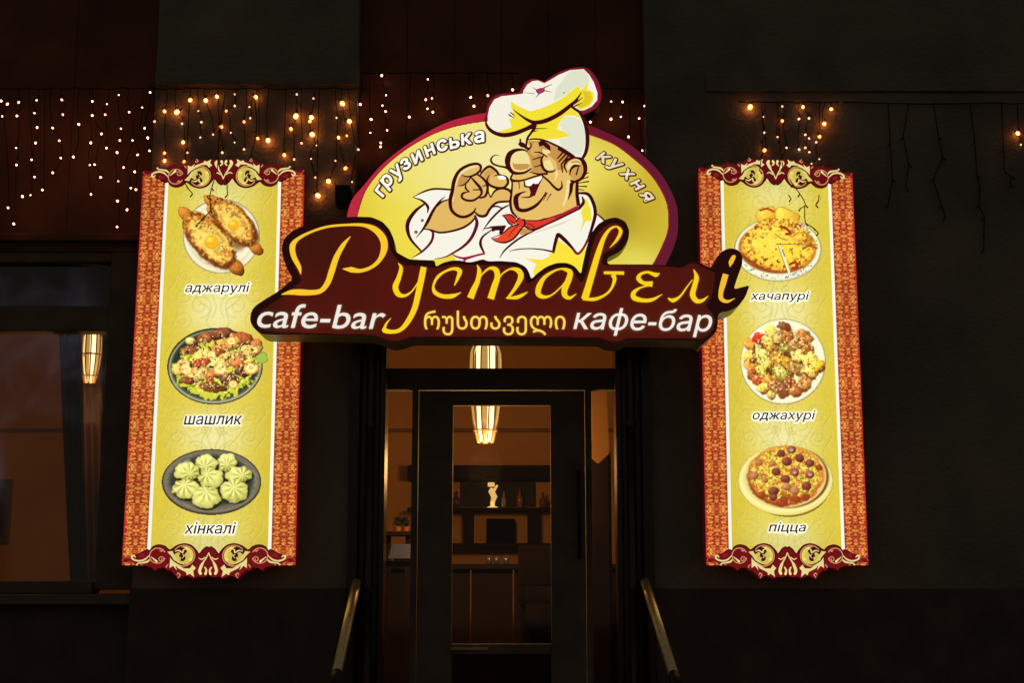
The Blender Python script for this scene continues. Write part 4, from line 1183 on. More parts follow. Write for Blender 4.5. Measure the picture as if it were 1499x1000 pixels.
def dish_khinkali(parent):
    s = 6.247; P = conv((225, 640), s)
    c = Canvas(236, 655, 384, 757, .8)
    def E(fn, rgb, x, y, rx, ry, rot=0, **k): fn(rgb, *P(x, y), rx / s, ry / s, rot, **k)
    E(c.ell, (72, 68, 64), 530, 413, 455, 302); E(c.ell, (122, 116, 108), 530, 408, 440, 286, soft=.03)
    E(c.ell, (104, 100, 94), 535, 404, 420, 268, soft=.05)
    a, b, q = c.q_ell(*P(530, 410), 440 / s, 286 / s)
    c.mix((150, 146, 134), (1 - sstep(.92, .97, q)) * sstep(.82, .9, q) * sstep(.45, .7, vnoise(c.X, c.Yp, 3, 4)) * .5)
    E(c.ell, (58, 56, 60), 528, 395, 378, 232, soft=.08); E(c.ell, (44, 42, 46), 520, 420, 330, 190, soft=.3)
    E(c.ell, (170, 166, 150), 290, 235, 45, 16, -30, soft=.8); E(c.ell, (150, 146, 130), 880, 310, 60, 14, 35, soft=.8)
    for i, (x, y, rx, ry, px_, py_) in enumerate(((670, 235, 94, 84, 0, 20), (480, 245, 108, 86, -10, 30), (780, 345, 124, 76, 30, 10), (305, 315, 118, 86, 30, 20), (300, 478, 130, 92, -20, -40), (525, 378, 116, 94, -40, -40), (735, 492, 130, 108, 0, -30), (480, 552, 132, 106, 0, -60))):
        cx, cy = P(x, y)
        a, b, q = c.q_ell(cx, cy, rx / s, ry / s, 0)
        th = np.arctan2(c.Yp - (cy + py_ / s), c.X - (cx + px_ / s))
        rd = np.hypot(c.Yp - (cy + py_ / s), c.X - (cx + px_ / s)) / (rx / s)
        qq = q + .05 * np.sin(th * 7 + i) + (vnoise(c.X, c.Yp, 5, i + 4) - .5) * .30
        m = 1 - sstep(.93, 1.04, qq)
        E(c.ell, (28, 26, 26), x + 8, y + 12, rx * 1.04, ry * 1.02, soft=.1)
        nz = np.sqrt(np.clip(1 - qq * qq, 0, 1))
        fold = (np.sin(th * 9 + i * 1.3 + 1.5 * vnoise(c.X, c.Yp, 8, i)) * .5 + .5) ** 1.6 * np.exp(-((rd - .35) / .42) ** 2)
        lit = np.clip(.42 + .62 * nz - .22 * b - .1 * a - .58 * fold + (vnoise(c.X, c.Yp, 3, i + 9) - .5) * .3, 0, 1.15)[..., None]
        col = np.array((104, 108, 36.)) * (1 - np.clip(lit, 0, 1)) + np.array((240, 238, 168.)) * np.clip(lit, 0, 1) + np.clip(lit - 1, 0, 1) * 120
        c.img += (col - c.img) * m[..., None]; c.alpha = np.maximum(c.alpha, m)
    c.grade(1.08, 1.1); c.img = c.img * np.array((1.0, .985, .86))
    return c.mesh('dish_picture', YP, YP - .0035, parent)

def dish_khachapuri(parent):
    s = 6.06; P = conv((1065, 285), s)
    c = Canvas(1073, 298, 1204, 414, .8)
    def E(fn, rgb, x, y, rx, ry, rot=0, **k): fn(rgb, *P(x, y), rx / s, ry / s, rot, **k)
    E(c.ell, (232, 230, 216), 445, 488, 388, 284); E(c.ell, (246, 244, 234), 445, 482, 372, 268, soft=.03)
    a, b, q = c.q_ell(*P(445, 484), 380 / s, 276 / s)
    c.mix((110, 124, 130), (1 - sstep(.97, 1, q)) * sstep(.82, .86, q) * sstep(.60, .66, vnoise(c.X, c.Yp, 2.2, 44)) * sstep(-.1, .3, b) * .9)
    c.mix((96, 110, 116), (1 - sstep(.93, .99, q)) * sstep(.84, .88, q) * sstep(.54, .62, vnoise(c.X, c.Yp, 2.6, 46)) * sstep(.3, .6, a) * sstep(.1, .4, -b) * .9)
    E(c.ell, (120, 60, 24), 440, 478, 340, 222, 3); E(c.ell, (170, 92, 32), 446, 470, 336, 216, 3, soft=.04, rough=.08)
    E(c.ell, (226, 170, 60), 452, 462, 325, 204, 3, soft=.08, rough=.2); E(c.ell, (242, 210, 78), 458, 450, 300, 184, 3, soft=.25, rough=.2)
    E(c.ell, (238, 200, 82), 430, 300, 185, 120, 0, soft=.1, rough=.3)
    E(c.blob, (246, 206, 84), 500, 220, 125, 105, 34, dark=(190, 136, 40), rough=.5, sq=3.4)
    E(c.blob, (244, 198, 80), 345, 205, 84, 96, -8, dark=(180, 110, 36), rough=.55, sq=3.4)
    E(c.blob, (240, 196, 76), 660, 385, 100, 62, 20, dark=(140, 80, 20), rough=.25); E(c.blob, (242, 206, 84), 480, 330, 110, 66, 14, dark=(170, 120, 30), rough=.25)
    E(c.ell, (244, 214, 84), 360, 380, 170, 110, 0, soft=.4)
    X, Yp = c.X, c.Yp
    body = 1 - sstep(.9, 1.0, c.q_ell(*P(450, 440), 330 / s, 250 / s)[2])
    c.mix((252, 232, 120), body * sstep(.5, .62, vnoise(X, Yp, 3, 21)) * .7)
    edge = sstep(.55, .85, c.q_ell(*P(450, 460), 330 / s, 210 / s)[2])
    c.mix((150, 66, 24), body * edge * sstep(.58, .64, vnoise(X, Yp, 3.4, 22)) * .9)
    c.mix((160, 80, 26), body * sstep(.68, .73, vnoise(X, Yp, 4, 27)) * .8)
    for pts, w, col in (([(290, 140), (350, 125), (410, 150)], 2.6, (150, 62, 28)), ([(470, 285), (520, 300), (555, 345), (520, 350)], 3.6, (150, 50, 26)), ([(550, 620), (600, 600), (615, 645), (575, 650)], 3.4, (160, 48, 26)),
                        ([(670, 480), (720, 455), (790, 475)], 3, (168, 84, 34)), ([(430, 440), (620, 442), (800, 446)], .9, (120, 80, 40)), ([(420, 350), (470, 385), (530, 405)], 1, (140, 90, 30)), ([(580, 370), (620, 340), (690, 345), (730, 400)], 1.6, (190, 120, 40)),
                        ([(135, 540), (200, 590), (300, 650), (350, 672)], 3.4, (150, 70, 24)), ([(320, 580), (350, 572)], 2.6, (130, 60, 24)), ([(440, 592), (456, 600)], 2.6, (150, 60, 24))):
        c.line(col, [P(*p) for p in pts], w)
    c.line((240, 238, 220), [P(452, 455), P(490, 540), P(545, 690)], 3.0); c.line((110, 116, 90), [P(485, 490), P(505, 545)], 1.6); c.line((120, 90, 40), [P(448, 452), P(478, 540), P(528, 680)], .7)
    c.grade(1.06, 1.05); c.img = c.img * np.array((1.0, .985, .86))
    return c.mesh('dish_picture', YP, YP - .0035, parent)

def dish_ojakhuri(parent):
    s = 5.88; P = conv((1070, 455), s)
    c = Canvas(1083, 466, 1209, 594, .8)
    def E(fn, rgb, x, y, rx, ry, rot=0, **k): fn(rgb, *P(x, y), rx / s, ry / s, rot, **k)
    E(c.ell, (220, 216, 190), 448, 440, 368, 370); E(c.ell, (240, 236, 222), 446, 436, 358, 358, soft=.04); E(c.ell, (228, 224, 208), 446, 440, 300, 300, soft=.1); E(c.ell, (196, 140, 66), 430, 440, 270, 250, soft=.1, rough=.7)
    rng = random.Random(11)
    potato, brown, dkb, org = (246, 220, 104), (190, 122, 66), (120, 62, 36), (232, 150, 64)
    its = [(460, 140, 52, 40, 40, dkb), (240, 240, 52, 46, 0, (214, 52, 38)), (345, 190, 64, 44, 20, potato), (160, 295, 60, 36, -10, org), (475, 220, 66, 56, 10, brown), (620, 215, 60, 40, 20, brown),
           (665, 240, 36, 34, 0, brown), (320, 290, 62, 46, 15, potato), (630, 320, 58, 60, 50, brown), (530, 310, 60, 58, 0, (176, 124, 80)), (165, 395, 52, 60, 0, potato), (270, 390, 70, 50, 0, (240, 230, 140)),
           (440, 330, 60, 44, 0, (180, 170, 90)), (460, 430, 84, 40, 0, (240, 190, 62)), (580, 395, 50, 60, 20, (240, 224, 130)), (680, 430, 62, 66, -10, potato), (745, 480, 56, 50, 0, (246, 206, 60)), (165, 485, 64, 34, 5, org),
           (300, 470, 84, 44, 15, potato), (440, 550, 70, 60, 0, (206, 190, 96)), (560, 500, 80, 50, 10, (190, 140, 84)), (270, 540, 84, 44, 35, potato), (180, 560, 48, 30, 30, (170, 84, 44)), (235, 600, 40, 44, 0, (204, 84, 44)),
           (320, 610, 60, 38, 40, org), (560, 600, 44, 44, 0, (244, 236, 190)), (510, 620, 40, 40, 0, (196, 62, 40)), (650, 590, 66, 40, 10, brown), (630, 640, 56, 42, -30, (210, 150, 90)), (280, 665, 46, 44, 0, potato),
           (375, 650, 56, 50, -30, (160, 96, 60)), (450, 680, 62, 60, 60, (132, 76, 50)), (555, 690, 52, 46, 20, (176, 104, 60)), (340, 725, 40, 30, 10, (230, 216, 120)), (680, 530, 60, 44, 0, potato), (400, 250, 40, 34, 0, (200, 170, 100))]
    for i, (x, y, rx, ry, rot, col) in enumerate(its):
        E(c.ell, (90, 50, 20), x + 5, y + 8, rx * 1.0, ry * 1.0, rot + i * 23, soft=.2, rough=.5, seed=i)
        E(c.blob, col, x, y, rx * 1.08, ry * 1.02, rot + i * 23 % 90, dark=(112, 56, 22), seed=i + 3, rough=.8, tex=.5, spec=.6, sq=3.6)
    X, Yp = c.X, c.Yp
    reg = 1 - sstep(.8, 1, c.q_ell(*P(430, 440), 260 / s, 230 / s)[2])
    c.mix((96, 120, 34), reg * sstep(.60, .66, vnoise(X, Yp, 2.8, 51)) * sstep(.35, .6, vnoise(X, Yp, 14, 52)) * .9)
    c.mix((112, 44, 22), (1 - sstep(.8, 1, c.q_ell(*P(440, 430), 320 / s, 290 / s)[2])) * sstep(.62, .68, vnoise(X, Yp, 3.4, 53)) * .8)
    c.mix((255, 240, 170), (1 - sstep(.8, 1, c.q_ell(*P(440, 430), 330 / s, 300 / s)[2])) * sstep(.62, .70, vnoise(X, Yp, 3.0, 57)) * .8)
    c.grade(1.12, 1.0); c.img = c.img * np.array((1.0, .985, .86))
    return c.mesh('dish_picture', YP, YP - .0035, parent)

def dish_pizza(parent):
    s = 6.667; P = conv((1070, 640), s)
    c = Canvas(1079, 651, 1222, 758, .8)
    def E(fn, rgb, x, y, rx, ry, rot=0, **k): fn(rgb, *P(x, y), rx / s, ry / s, rot, **k)
    E(c.ell, (150, 130, 50), 560, 470, 410, 312, soft=.06)
    E(c.ell, (230, 216, 140), 532, 425, 462, 340, soft=.02); E(c.ell, (240, 232, 176), 524, 415, 440, 322, soft=.05); E(c.ell, (224, 212, 150), 528, 402, 412, 302, soft=.04)
    E(c.ell, (70, 40, 14), 566, 392, 386, 300, soft=.05); E(c.ell, (236, 196, 130), 540, 386, 392, 302, soft=.03)
    E(c.ell, (108, 44, 16), 520, 388, 360, 286, soft=.05, rough=.1)
    E(c.ell, (186, 96, 40), 535, 374, 366, 288, soft=.05, rough=.12); E(c.ell, (236, 192, 78), 530, 360, 340, 262, soft=.12, rough=.3)
    X, Yp = c.X, c.Yp
    b_ = 1 - sstep(.93, 1, c.q_ell(*P(532, 370), 356 / s, 280 / s)[2])
    c.mix((252, 232, 122), b_ * sstep(.48, .58, vnoise(X, Yp, 3.2, 61)) * .9)
    c.mix((196, 160, 60), b_ * sstep(.56, .64, vnoise(X, Yp, 2.6, 62)) * .8)
    c.mix((120, 120, 40), b_ * sstep(.62, .67, vnoise(X, Yp, 2.6, 63)) * .9)
    c.mix((196, 92, 44), b_ * sstep(.60, .66, vnoise(X, Yp, 3.6, 64)) * .85)
    low = sstep(.35, .75, c.q_ell(*P(532, 370), 366 / s, 288 / s)[1])
    c.mix((140, 56, 24), b_ * low * sstep(.42, .55, vnoise(X, Yp, 4, 65)) * .8)
    for i, (x, y, r, k) in enumerate(((590, 125, 44, 1), (490, 160, 42, 0), (545, 240, 46, 0), (670, 205, 46, 0), (770, 255, 44, 0), (270, 250, 40, 2), (400, 260, 38, 2), (435, 340, 44, 0), (620, 345, 46, 1), (770, 365, 46, 1), (222, 375, 46, 2),
                                     (530, 412, 46, 0), (735, 480, 50, 0), (415, 530, 50, 0), (540, 488, 46, 2), (330, 420, 36, 2), (625, 525, 44, 2), (415, 590, 40, 0), (300, 570, 44, 3), (640, 610, 40, 3), (725, 590, 44, 3), (500, 640, 60, 3), (860, 300, 36, 3))):
        col = ((140, 66, 58), (158, 92, 84), (196, 130, 92), (160, 62, 30))[k]
        E(c.blob, col, x, y, r, r * .86, 0, dark=(70, 24, 20) if k < 2 else (120, 60, 30), seed=i, rough=.35, tex=.3)
        if k == 1: E(c.ell, (200, 160, 150), x, y + 4, r * .4, r * .3, soft=.5)
    c.grade(1.08, .98); c.img = c.img * np.array((1.0, .985, .86))
    return c.mesh('dish_picture', YP, YP - .0035, parent)

def panel(side, label, dishes, caps):
    f = pmap(side)
    cx0 = f(0, 540)
    root = thing('menu_sign', W(cx0[0], 540, YP), label, 'sign', 'tall lit menu panels either side of the door')
    qm = lambda X, Yp: Wnp(*f(X, Yp), YP)
    # the lit box, cut out along its scrolled ends
    prof = [f(*top_fn(p)) for p in mir(SIL)] + [f(*bot_fn(p)) for p in reversed(mir(SIL))]
    slab('lightbox', prof, YP, -.003, ink((120, 22, 22)), ink((58, 10, 8), .6), root)
    # central yellow field
    c = Canvas(-83, 258, 83, 818, 1.15)
    X, Yp = c.X, c.Yp
    c.img[:] = (230, 208, 76) if side == 'L' else (232, 210, 78)
    pale = np.zeros_like(X)  # hot centres of the lightbox, painted into the film
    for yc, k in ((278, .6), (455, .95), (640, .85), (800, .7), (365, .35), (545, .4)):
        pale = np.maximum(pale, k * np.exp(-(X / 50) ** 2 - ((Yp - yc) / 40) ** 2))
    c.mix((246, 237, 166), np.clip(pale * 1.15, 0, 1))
    c.img *= (1 - .06 * sstep(40, 84, np.abs(X)) - .06 * sstep(300, 262, Yp) - .08 * sstep(760, 815, Yp))[..., None]  # lightbox falloff at sides and ends, painted into the film
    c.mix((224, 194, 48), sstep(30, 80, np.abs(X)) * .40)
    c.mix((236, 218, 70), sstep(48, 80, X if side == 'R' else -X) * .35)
    dk, lt = (176, 164, 60), (246, 238, 150)
    for yc, big in ((300, 1), (385, .8), (448, 1.1), (540, .8), (622, 1.0), (655, .7), (730, .8), (790, 1.0)):
        for s in (-1, 1):
            L_ = [spiral(s * 26, yc, 15 * big, 1.6, 1.57, s), spiral(s * 52, yc - 16, 12 * big, 1.4, -1.57, -s), spiral(s * 50, yc + 20, 11 * big, 1.4, 1.2, s), spiral(s * 12, yc - 24, 8 * big, 1.2, 0, s),
                  [(s * 2, yc + 40), (s * 16, yc + 26), (s * 12, yc + 6), (s * 28, yc - 8), (s * 44, yc - 30)], [(s * 66, yc + 34), (s * 58, yc + 6), (s * 72, yc - 18), (s * 64, yc - 38)],
                  [(s * 4, yc - 40), (s * 10, yc - 20), (s * 3, yc), (s * 8, yc + 18)]]
            for l in L_:
                c.line(dk, l, 1.0, op=.42, n=4, soft=.9); c.line(lt, [(p[0] + .9, p[1] + 1.1) for p in l], .9, op=.35, n=4, soft=.9)
    c.img += ((vnoise(X, Yp, 2.5, 77) - .5) * 16)[..., None]
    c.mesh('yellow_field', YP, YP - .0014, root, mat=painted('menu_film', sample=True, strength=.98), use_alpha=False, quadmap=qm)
    # damask side bands
    for sg in (-1, 1):
        xa, xb = (-117.5, -84) if sg < 0 else (84, 117.5)
        c = Canvas(xa, 250, xb, 828, .7)
        X, Yp = c.X, c.Yp
        u = np.abs(X - (xa + xb) / 2); per = 31.0
        ph = (Yp - 250) / per; v = np.abs(ph - np.round(ph)) * per; alt = (np.round(ph).astype(int) % 2)
        n1 = vnoise(u + alt * 40, v, 2.5, 71, 2); n2 = vnoise(u + alt * 40 + 9, v + 3, 1.7, 72, 1)
        mot = np.exp(-(u / 8.5) ** 2 - (v / 7.0) ** 2) * (.8 + .4 * alt)
        ring = np.exp(-((np.hypot(u / 1.15, v) - 11.0) / 1.5) ** 2); ring2 = np.exp(-((np.hypot(u / 1.15, v) - 13.8) / 1.3) ** 2)
        g_ = .5 + (n1 - .5) * .9 + (n2 - .5) * .45 + .09 * mot - .10 * ring + .06 * ring2 - .06 * np.exp(-((v - 15.5) / 1.4) ** 2)
        c.img[:] = (142, 38, 24)
        c.mix((196, 88, 42) if side == 'L' else (206, 86, 48), sstep(.36, .50, g_))
        c.mix((222, 140, 58), sstep(.50, .64, g_) * .85)
        c.mix((238, 186, 90), sstep(.62, .78, g_) * .75)
        c.mix((176, 36, 30), sstep(14.2, 16.2, (X - (xa + xb) / 2) * sg) * .85)
        c.mix((120, 40, 60), sstep(14.5, 16.5, -(X - (xa + xb) / 2) * sg) * .7)
        c.mix((214, 130, 52), np.exp(-(u / 12) ** 2 - (v / 9) ** 2) * .22)
        c.img *= (.9 + .2 * vnoise(X, Yp, 50, 75 + sg))[..., None]
        c.mesh('damask_band', YP, YP - .0010, root, mat=painted('menu_film', sample=True, strength=.98), use_alpha=False, quadmap=qm)
    A = PArt(YP, f); A.n = 20
    for sg in (-1, 1):
        A.fill((252, 247, 228), [(sg * 82 - 2.3, 262), (sg * 82 + 2.3, 262), (sg * 82 + 2.3, 814), (sg * 82 - 2.3, 814)], smooth=False)
    A.take('white_edging', root)
    ornament(A, top_fn, side); A.take('scrollwork', root)
    ornament(A, bot_fn, side); A.take('scrollwork', root)
    for d in dishes:
        o = d(root); 
    T_ = Art(YP, step=.00015); T_.n = 26
    for txt, box in caps:
        put_text(T_, txt, box, [((250, 246, 226), 4.2, .2, .5), ((38, 34, 40), .55, 0, 0)], shear=.22)
        T_.take('caption', root)
    return root

panel('L', 'tall lit menu panel left of the door picturing boat bread, skewers and dumplings', (dish_adjaruli, dish_shashlik, dish_khinkali),
      (('аджарулі', (271.5, 414, 366, 431.5)), ('шашлик', (269.5, 609, 355, 622)), ('хінкалі', (270.5, 765, 346, 782))))
panel('R', 'tall lit menu panel right of the door picturing cheese bread, potatoes and pizza', (dish_khachapuri, dish_ojakhuri, dish_pizza),
      (('хачапурі', (1098.5, 427, 1184.5, 442.5)), ('оджахурі', (1101.5, 601, 1193.5, 618)), ('піцца', (1125, 765, 1179.5, 781.5))))
# ---------------------------------------------------------------- strings of lights
WARMB = glow('warm_led', (1.0, .42, .20), 2.8)
BAYB = glow('bright_warm_led', (1.0, .36, .17), 12.0)
HALO = glow('amber_led', (1.0, .25, .05), 14.0)
DIM = glow('dim_amber_led', (1.0, .20, .04), 7.0)
WIRE = surf('dark_green_wire', (.010, .012, .009), rough=.6, spec=.3, var=.1)
z1 = lambda l: [(x / 3.2267, y / 3.2267 + 90) for x, y in l]
z2 = lambda l: [(x / 4.409 + 220, y / 4.409 + 90) for x, y in l]
z3 = lambda l: [(x / 3.2258 + 500, y / 3.2258 + 90) for x, y in l]
z4 = lambda l: [(x / 3.2258 + 700, y / 3.2258 + 90) for x, y in l]
z5 = lambda l: [(x / 3.196 + 1030, y / 3.196 + 100) for x, y in l]
LA = z1([(5, 185), (35, 200), (88, 192), (10, 258), (80, 256), (173, 182), (163, 242), (292, 180), (297, 250), (175, 311), (249, 313), (280, 373), (168, 384), (76, 407), (372, 296), (436, 187), (505, 200), (436, 254), (497, 250), (561, 157), (709, 145), (610, 238), (672, 216), (571, 316), (479, 341), (429, 383), (566, 372), (626, 372), (683, 314), (698, 360), (503, 408), (553, 429), (650, 440), (706, 421), (346, 450), (287, 455), (149, 463), (78, 488), (424, 488), (447, 486), (584, 500), (636, 520), (249, 525), (163, 545), (476, 546), (559, 565), (618, 597), (642, 604), (200, 606), (106, 637), (144, 631), (430, 627), (555, 659), (600, 700), (38, 690), (65, 767), (553, 781)])
MH = z2([(258, 248), (358, 250), (430, 225), (680, 228), (92, 320), (172, 325), (212, 520), (92, 640), (1240, 270), (940, 352), (1040, 360), (1285, 385), (1045, 470), (1215, 490), (760, 508), (865, 603), (1150, 772), (1082, 865)])
MD = z2([(92, 590), (1268, 478), (1260, 688), (693, 495), (490, 318), (605, 388), (458, 420), (218, 645), (1030, 385), (908, 434)])
MS = z2([(545, 210), (545, 285), (640, 292), (645, 364), (27, 386), (205, 400), (330, 390), (310, 318), (323, 489), (405, 470), (520, 458), (544, 521), (605, 566), (240, 587), (464, 587), (945, 210), (1053, 237), (976, 526), (1072, 540), (928, 631), (1038, 627), (1202, 362), (1195, 640), (1065, 748), (1302, 776), (1200, 843), (905, 810), (1343, 567)])
CS = z2([(1355, 275), (1427, 373), (1420, 458)]) + z3([(190, 65), (407, 83), (210, 158), (193, 207), (208, 235), (398, 179), (427, 173), (406, 222), (431, 238), (610, 168), (625, 210), (320, 261), (138, 271), (136, 335), (215, 324), (185, 383), (184, 402), (79, 415), (691, 160), (808, 132)])
ES = z4([(162, 131), (628, 188), (682, 190), (787, 209), (530, 285), (627, 271), (674, 260), (760, 268), (710, 355), (775, 420)])
RH = z5([(218, 180), (465, 180), (597, 190), (565, 258)])
RD = z5([(542, 318), (285, 383), (368, 245)])
RS = z5([(368, 177), (280, 226), (284, 300), (346, 320), (446, 236), (493, 233), (476, 310), (493, 327), (527, 345), (388, 371), (447, 379), (476, 371), (495, 391), (541, 424), (505, 445), (275, 443), (359, 445)])

rng = random.Random(3)
def bulb_mesh(kind):
    m = MB()
    r = {'b': .0056, 's': .0058, 'h': .0115, 'd': .0085}[kind]
    m.use({'b': BAYB, 's': WARMB, 'h': HALO, 'd': DIM}[kind]); m.ico((0, 0, 0), r, 2, (1, 1, 1.25))
    m.use(WIRE); m.lathe(0, 0, [(.0, r * 2.9), (.0045, r * 2.9), (.0055, r * 1.15), (0, r * 1.1)], 8)
    v = m.build('bulb', None, None)
    me = v.data; bpy.data.objects.remove(v)
    return me
BM = {k: bulb_mesh(k) for k in 'bshd'}

def garland(label, groups, Y, header_y, binw=15, group='strings of fairy lights hanging on the facade', xr_=None, extra=(), zoff=0):
    pts = [(x, y, k) for k, l in groups for x, y in l]
    x0 = min(p[0] for p in pts) - 6; x1 = max(p[0] for p in pts) + 6
    if xr_: x0, x1 = xr_
    o = W((x0 + x1) / 2, header_y, Y)
    root = thing('fairy_light_string', o, label, 'fairy lights', group)
    hp = []
    n = max(3, int((x1 - x0) / 14))
    for i in range(n + 1):
        x = x0 + (x1 - x0) * i / n
        p = W(x, header_y, Y); p.z += -.010 * abs(math.sin(i * 1.3)) + rng.uniform(-.003, .003)
        hp.append(p)
    m = MB(); m.tube(hp, .0036, 6); m.build('header_cable', WIRE, root)
    bins = {}
    for p in pts: bins.setdefault(int(p[0] // binw), []).append(p)
    for b, l in sorted(bins.items()):
        l.sort(key=lambda p: p[1])
        path = [W(l[0][0] + rng.uniform(-3, 3), header_y, Y)]
        for x, y, k in l:
            q = W(x, y - 2.5, Y); q.x += rng.choice((-1, 1)) * .006; q.y += .008
            if len(path) and abs(q.z - path[-1].z) > .06:
                mid = (q + path[-1]) / 2; mid.x += rng.uniform(-.014, .014); mid.y += .004
                path.append(mid)
            path.append(q)
        m = MB(); m.tube(path, .0026, 5)
        for x, y, k in l:
            c = W(x, y, Y); m.tube([c + Vector((0, .001, .022)), c + Vector((.006, .008, .038))], .0022, 4)
        so = m.build('strand', WIRE, root)
        for x, y, k in l:
            bo = bpy.data.objects.new('bulb', BM[k]); C.objects.link(bo); bo.parent = so
            c = W(x, y, Y - (0.0 if k == 's' else 0)); bo.location = c - Vector(o)
            bo.rotation_euler = (rng.uniform(-.7, .7), rng.uniform(-1.0, 1.0), 0)
            bo.scale = (rng.uniform(.62, 1.12),) * 3
    for e in extra:
        m = MB()
        P_ = [W(x, y, -.128) for x, y in e]
        m.tube([tuple(p) for p in spline([(p.x, p.y, p.z) for p in P_], 3)] if len(P_) > 2 else P_, .0030, 5)
        for p in P_[1:]:
            m.tube([p, p + Vector((rng.choice((-1, 1)) * .012, -.006, -.018))], [.0034, .0046], 5)
        m.build('dangling_wire', WIRE, root)
    return root

garland('long curtain of small white fairy lights before the red-brown boards above the left window', [('b', LA)], .06, 128, xr_=(-60, 221))
garland('fairy lights glowing amber close to the plaster pier above the left menu panel', [('h', MH), ('d', MD), ('s', MS)], -.026, 128, extra=(
    [(268, 262), (273, 272), (282, 284)], [(314, 262), (310, 275), (307, 289), (308, 308), (299, 318), (290, 328)], [(307, 286), (303, 287)], [(332, 262), (333, 285)], [(330, 133), (322, 190), (318, 250)], [(372, 138), (376, 190), (366, 232)]))
garland('sparse white fairy lights on the boards left of the chef hat', [('b', CS)], .05, 105, xr_=(528, 760))
garland('few white fairy lights on the boards right of the chef hat', [('b', ES)], .05, 128, xr_=(762, 944))
garland('short string of fairy lights glowing amber above the right menu panel', [('h', RH), ('d', RD), ('s', RS)], -.026, 148, xr_=(1080, 1228), extra=(
    [(1156, 262), (1161, 270), (1171, 284), (1179, 300), (1172, 305)], [(1178, 302), (1179, 326), (1190, 333), (1198, 341)], [(1154, 285), (1158, 291)], [(1199, 285), (1198, 294), (1194, 300)],
    [(1115, 150), (1117, 205), (1112, 250)], [(1140, 150), (1141, 205), (1146, 245)]))
garland('lone amber fairy light and a white one near the right edge above bare wall', [('h', [(1490, 195)]), ('s', [(1494.5, 211.5)])], -.026, 150, xr_=(1462, 1540), binw=60)
un = thing('unlit_light_string', W(1400, 150, -.03), 'unlit dark fairy light wires hanging on the olive wall at the right', 'fairy lights')
for e in ([(1300, 150), (1303, 210), (1306, 262), (1300, 300)], [(1366, 150), (1374, 200), (1380, 230), (1366, 262), (1378, 300), (1384, 318)], [(1420, 152), (1427, 208), (1430, 256), (1435, 275), (1433, 300), (1441, 318), (1440, 366)],
          [(1466, 150), (1469, 218), (1470, 250), (1480, 258), (1479, 270)], [(1330, 152), (1322, 200), (1330, 240), (1326, 275)]):
    m = MB(); P_ = [W(x, y, -.02) for x, y in e]
    m.tube(P_, .0032, 5)
    for p in P_[1:]: m.tube([p, p + Vector((rng.choice((-1, 1)) * .016, -.004, -.02))], [.0034, .005], 5)
    m.build('strand', WIRE, un)
m = MB(); m.tube([W(1234, 149, -.02), W(1300, 151, -.02), W(1366, 152, -.02), W(1462, 150, -.02)], .0036, 6); m.build('header_cable', WIRE, un)

# ---------------------------------------------------------------- inside the cafe
def lamp(px, py_t, py_b, wpx, Y, label, power, seed=0):
    top = W(px, py_t, Y); bot = W(px, py_b, Y)
    s = FPX / ((Y - CAM.y) * 1.0)
    r = wpx / s / 2
    h = top.z - bot.z
    t = thing('hanging_lantern', (top.x, Y, bot.z), label, 'lantern', 'hanging lanterns inside the cafe')
    prof = [(.80, 1.0), (.97, .92), (1.0, .78), (1.0, .6), (.92, .4), (.78, .22), (.6, .08), (.46, 0.0)]
    core = MB(); core.lathe(top.x, Y, [(0, bot.z + h)] + [(r * .56, bot.z + h * .99), (r * .56, bot.z + h * .5), (r * .46, bot.z + h * .16), (r * .38, bot.z + .01), (0, bot.z + .01)], 24)
    core.build('paper_tube', glow('lit_paper', (1.0, .82, .40), 2.2), t, smooth=True)
    for k in range(12):
        a = 2 * math.pi * (k + .5) / 12
        m = MB(); m.tube([(top.x + r * q * math.cos(a), Y + r * q * math.sin(a), bot.z + h * z) for q, z in prof], .0045, 6)
        m.build('cage_rib', surf('bamboo', (.30, .17, .05), rough=.5), t)
    for k in range(0, 12, 2):                                # petals of paper between ribs
        a0, a1 = 2 * math.pi * (k + .55) / 12, 2 * math.pi * (k + 1.3) / 12
        m = MB(); b = 0
        for q, z in prof:
            for a in (a0, a1):
                m.v.append((top.x + r * .97 * q * math.cos(a), Y + r * .97 * q * math.sin(a), bot.z + h * z))
        for i in range(len(prof) - 1): m.face([2 * i, 2 * i + 1, 2 * i + 3, 2 * i + 2])
        m.build('paper_petal', glow('glowing_petal', (1.0, .56, .14), .55), t)
    for z in (.55, .12):
        q = np.interp(z, [p[1] for p in prof][::-1], [p[0] for p in prof][::-1])
        m = MB(); m.tube([(top.x + r * q * math.cos(2 * math.pi * k / 24), Y + r * q * math.sin(2 * math.pi * k / 24), bot.z + h * z) for k in range(25)], .006, 6, cap=False)
        m.build('cage_ring', surf('bamboo', (.30, .17, .05)), t)
    m = MB(); m.tube([(top.x, Y, bot.z + h), (top.x, Y, 4.05)], .006, 6); m.build('cord', BLACK, t)
    ld = bpy.data.lights.new('lantern_light', 'POINT'); ld.energy = power; ld.color = (1.0, .50, .16); ld.shadow_soft_size = .12
    lo = bpy.data.objects.new('lantern_light', ld); lo.location = Vector((0, 0, -.16)); C.objects.link(lo); lo.parent = t
    return t
lamp(711, 506, 648, 50, 1.35, 'glowing bamboo lantern hanging behind the entrance door glass', 76)
lamp(135, 487, 560, 30, 1.6, 'glowing yellow lantern hanging behind the left window curtains', 22)

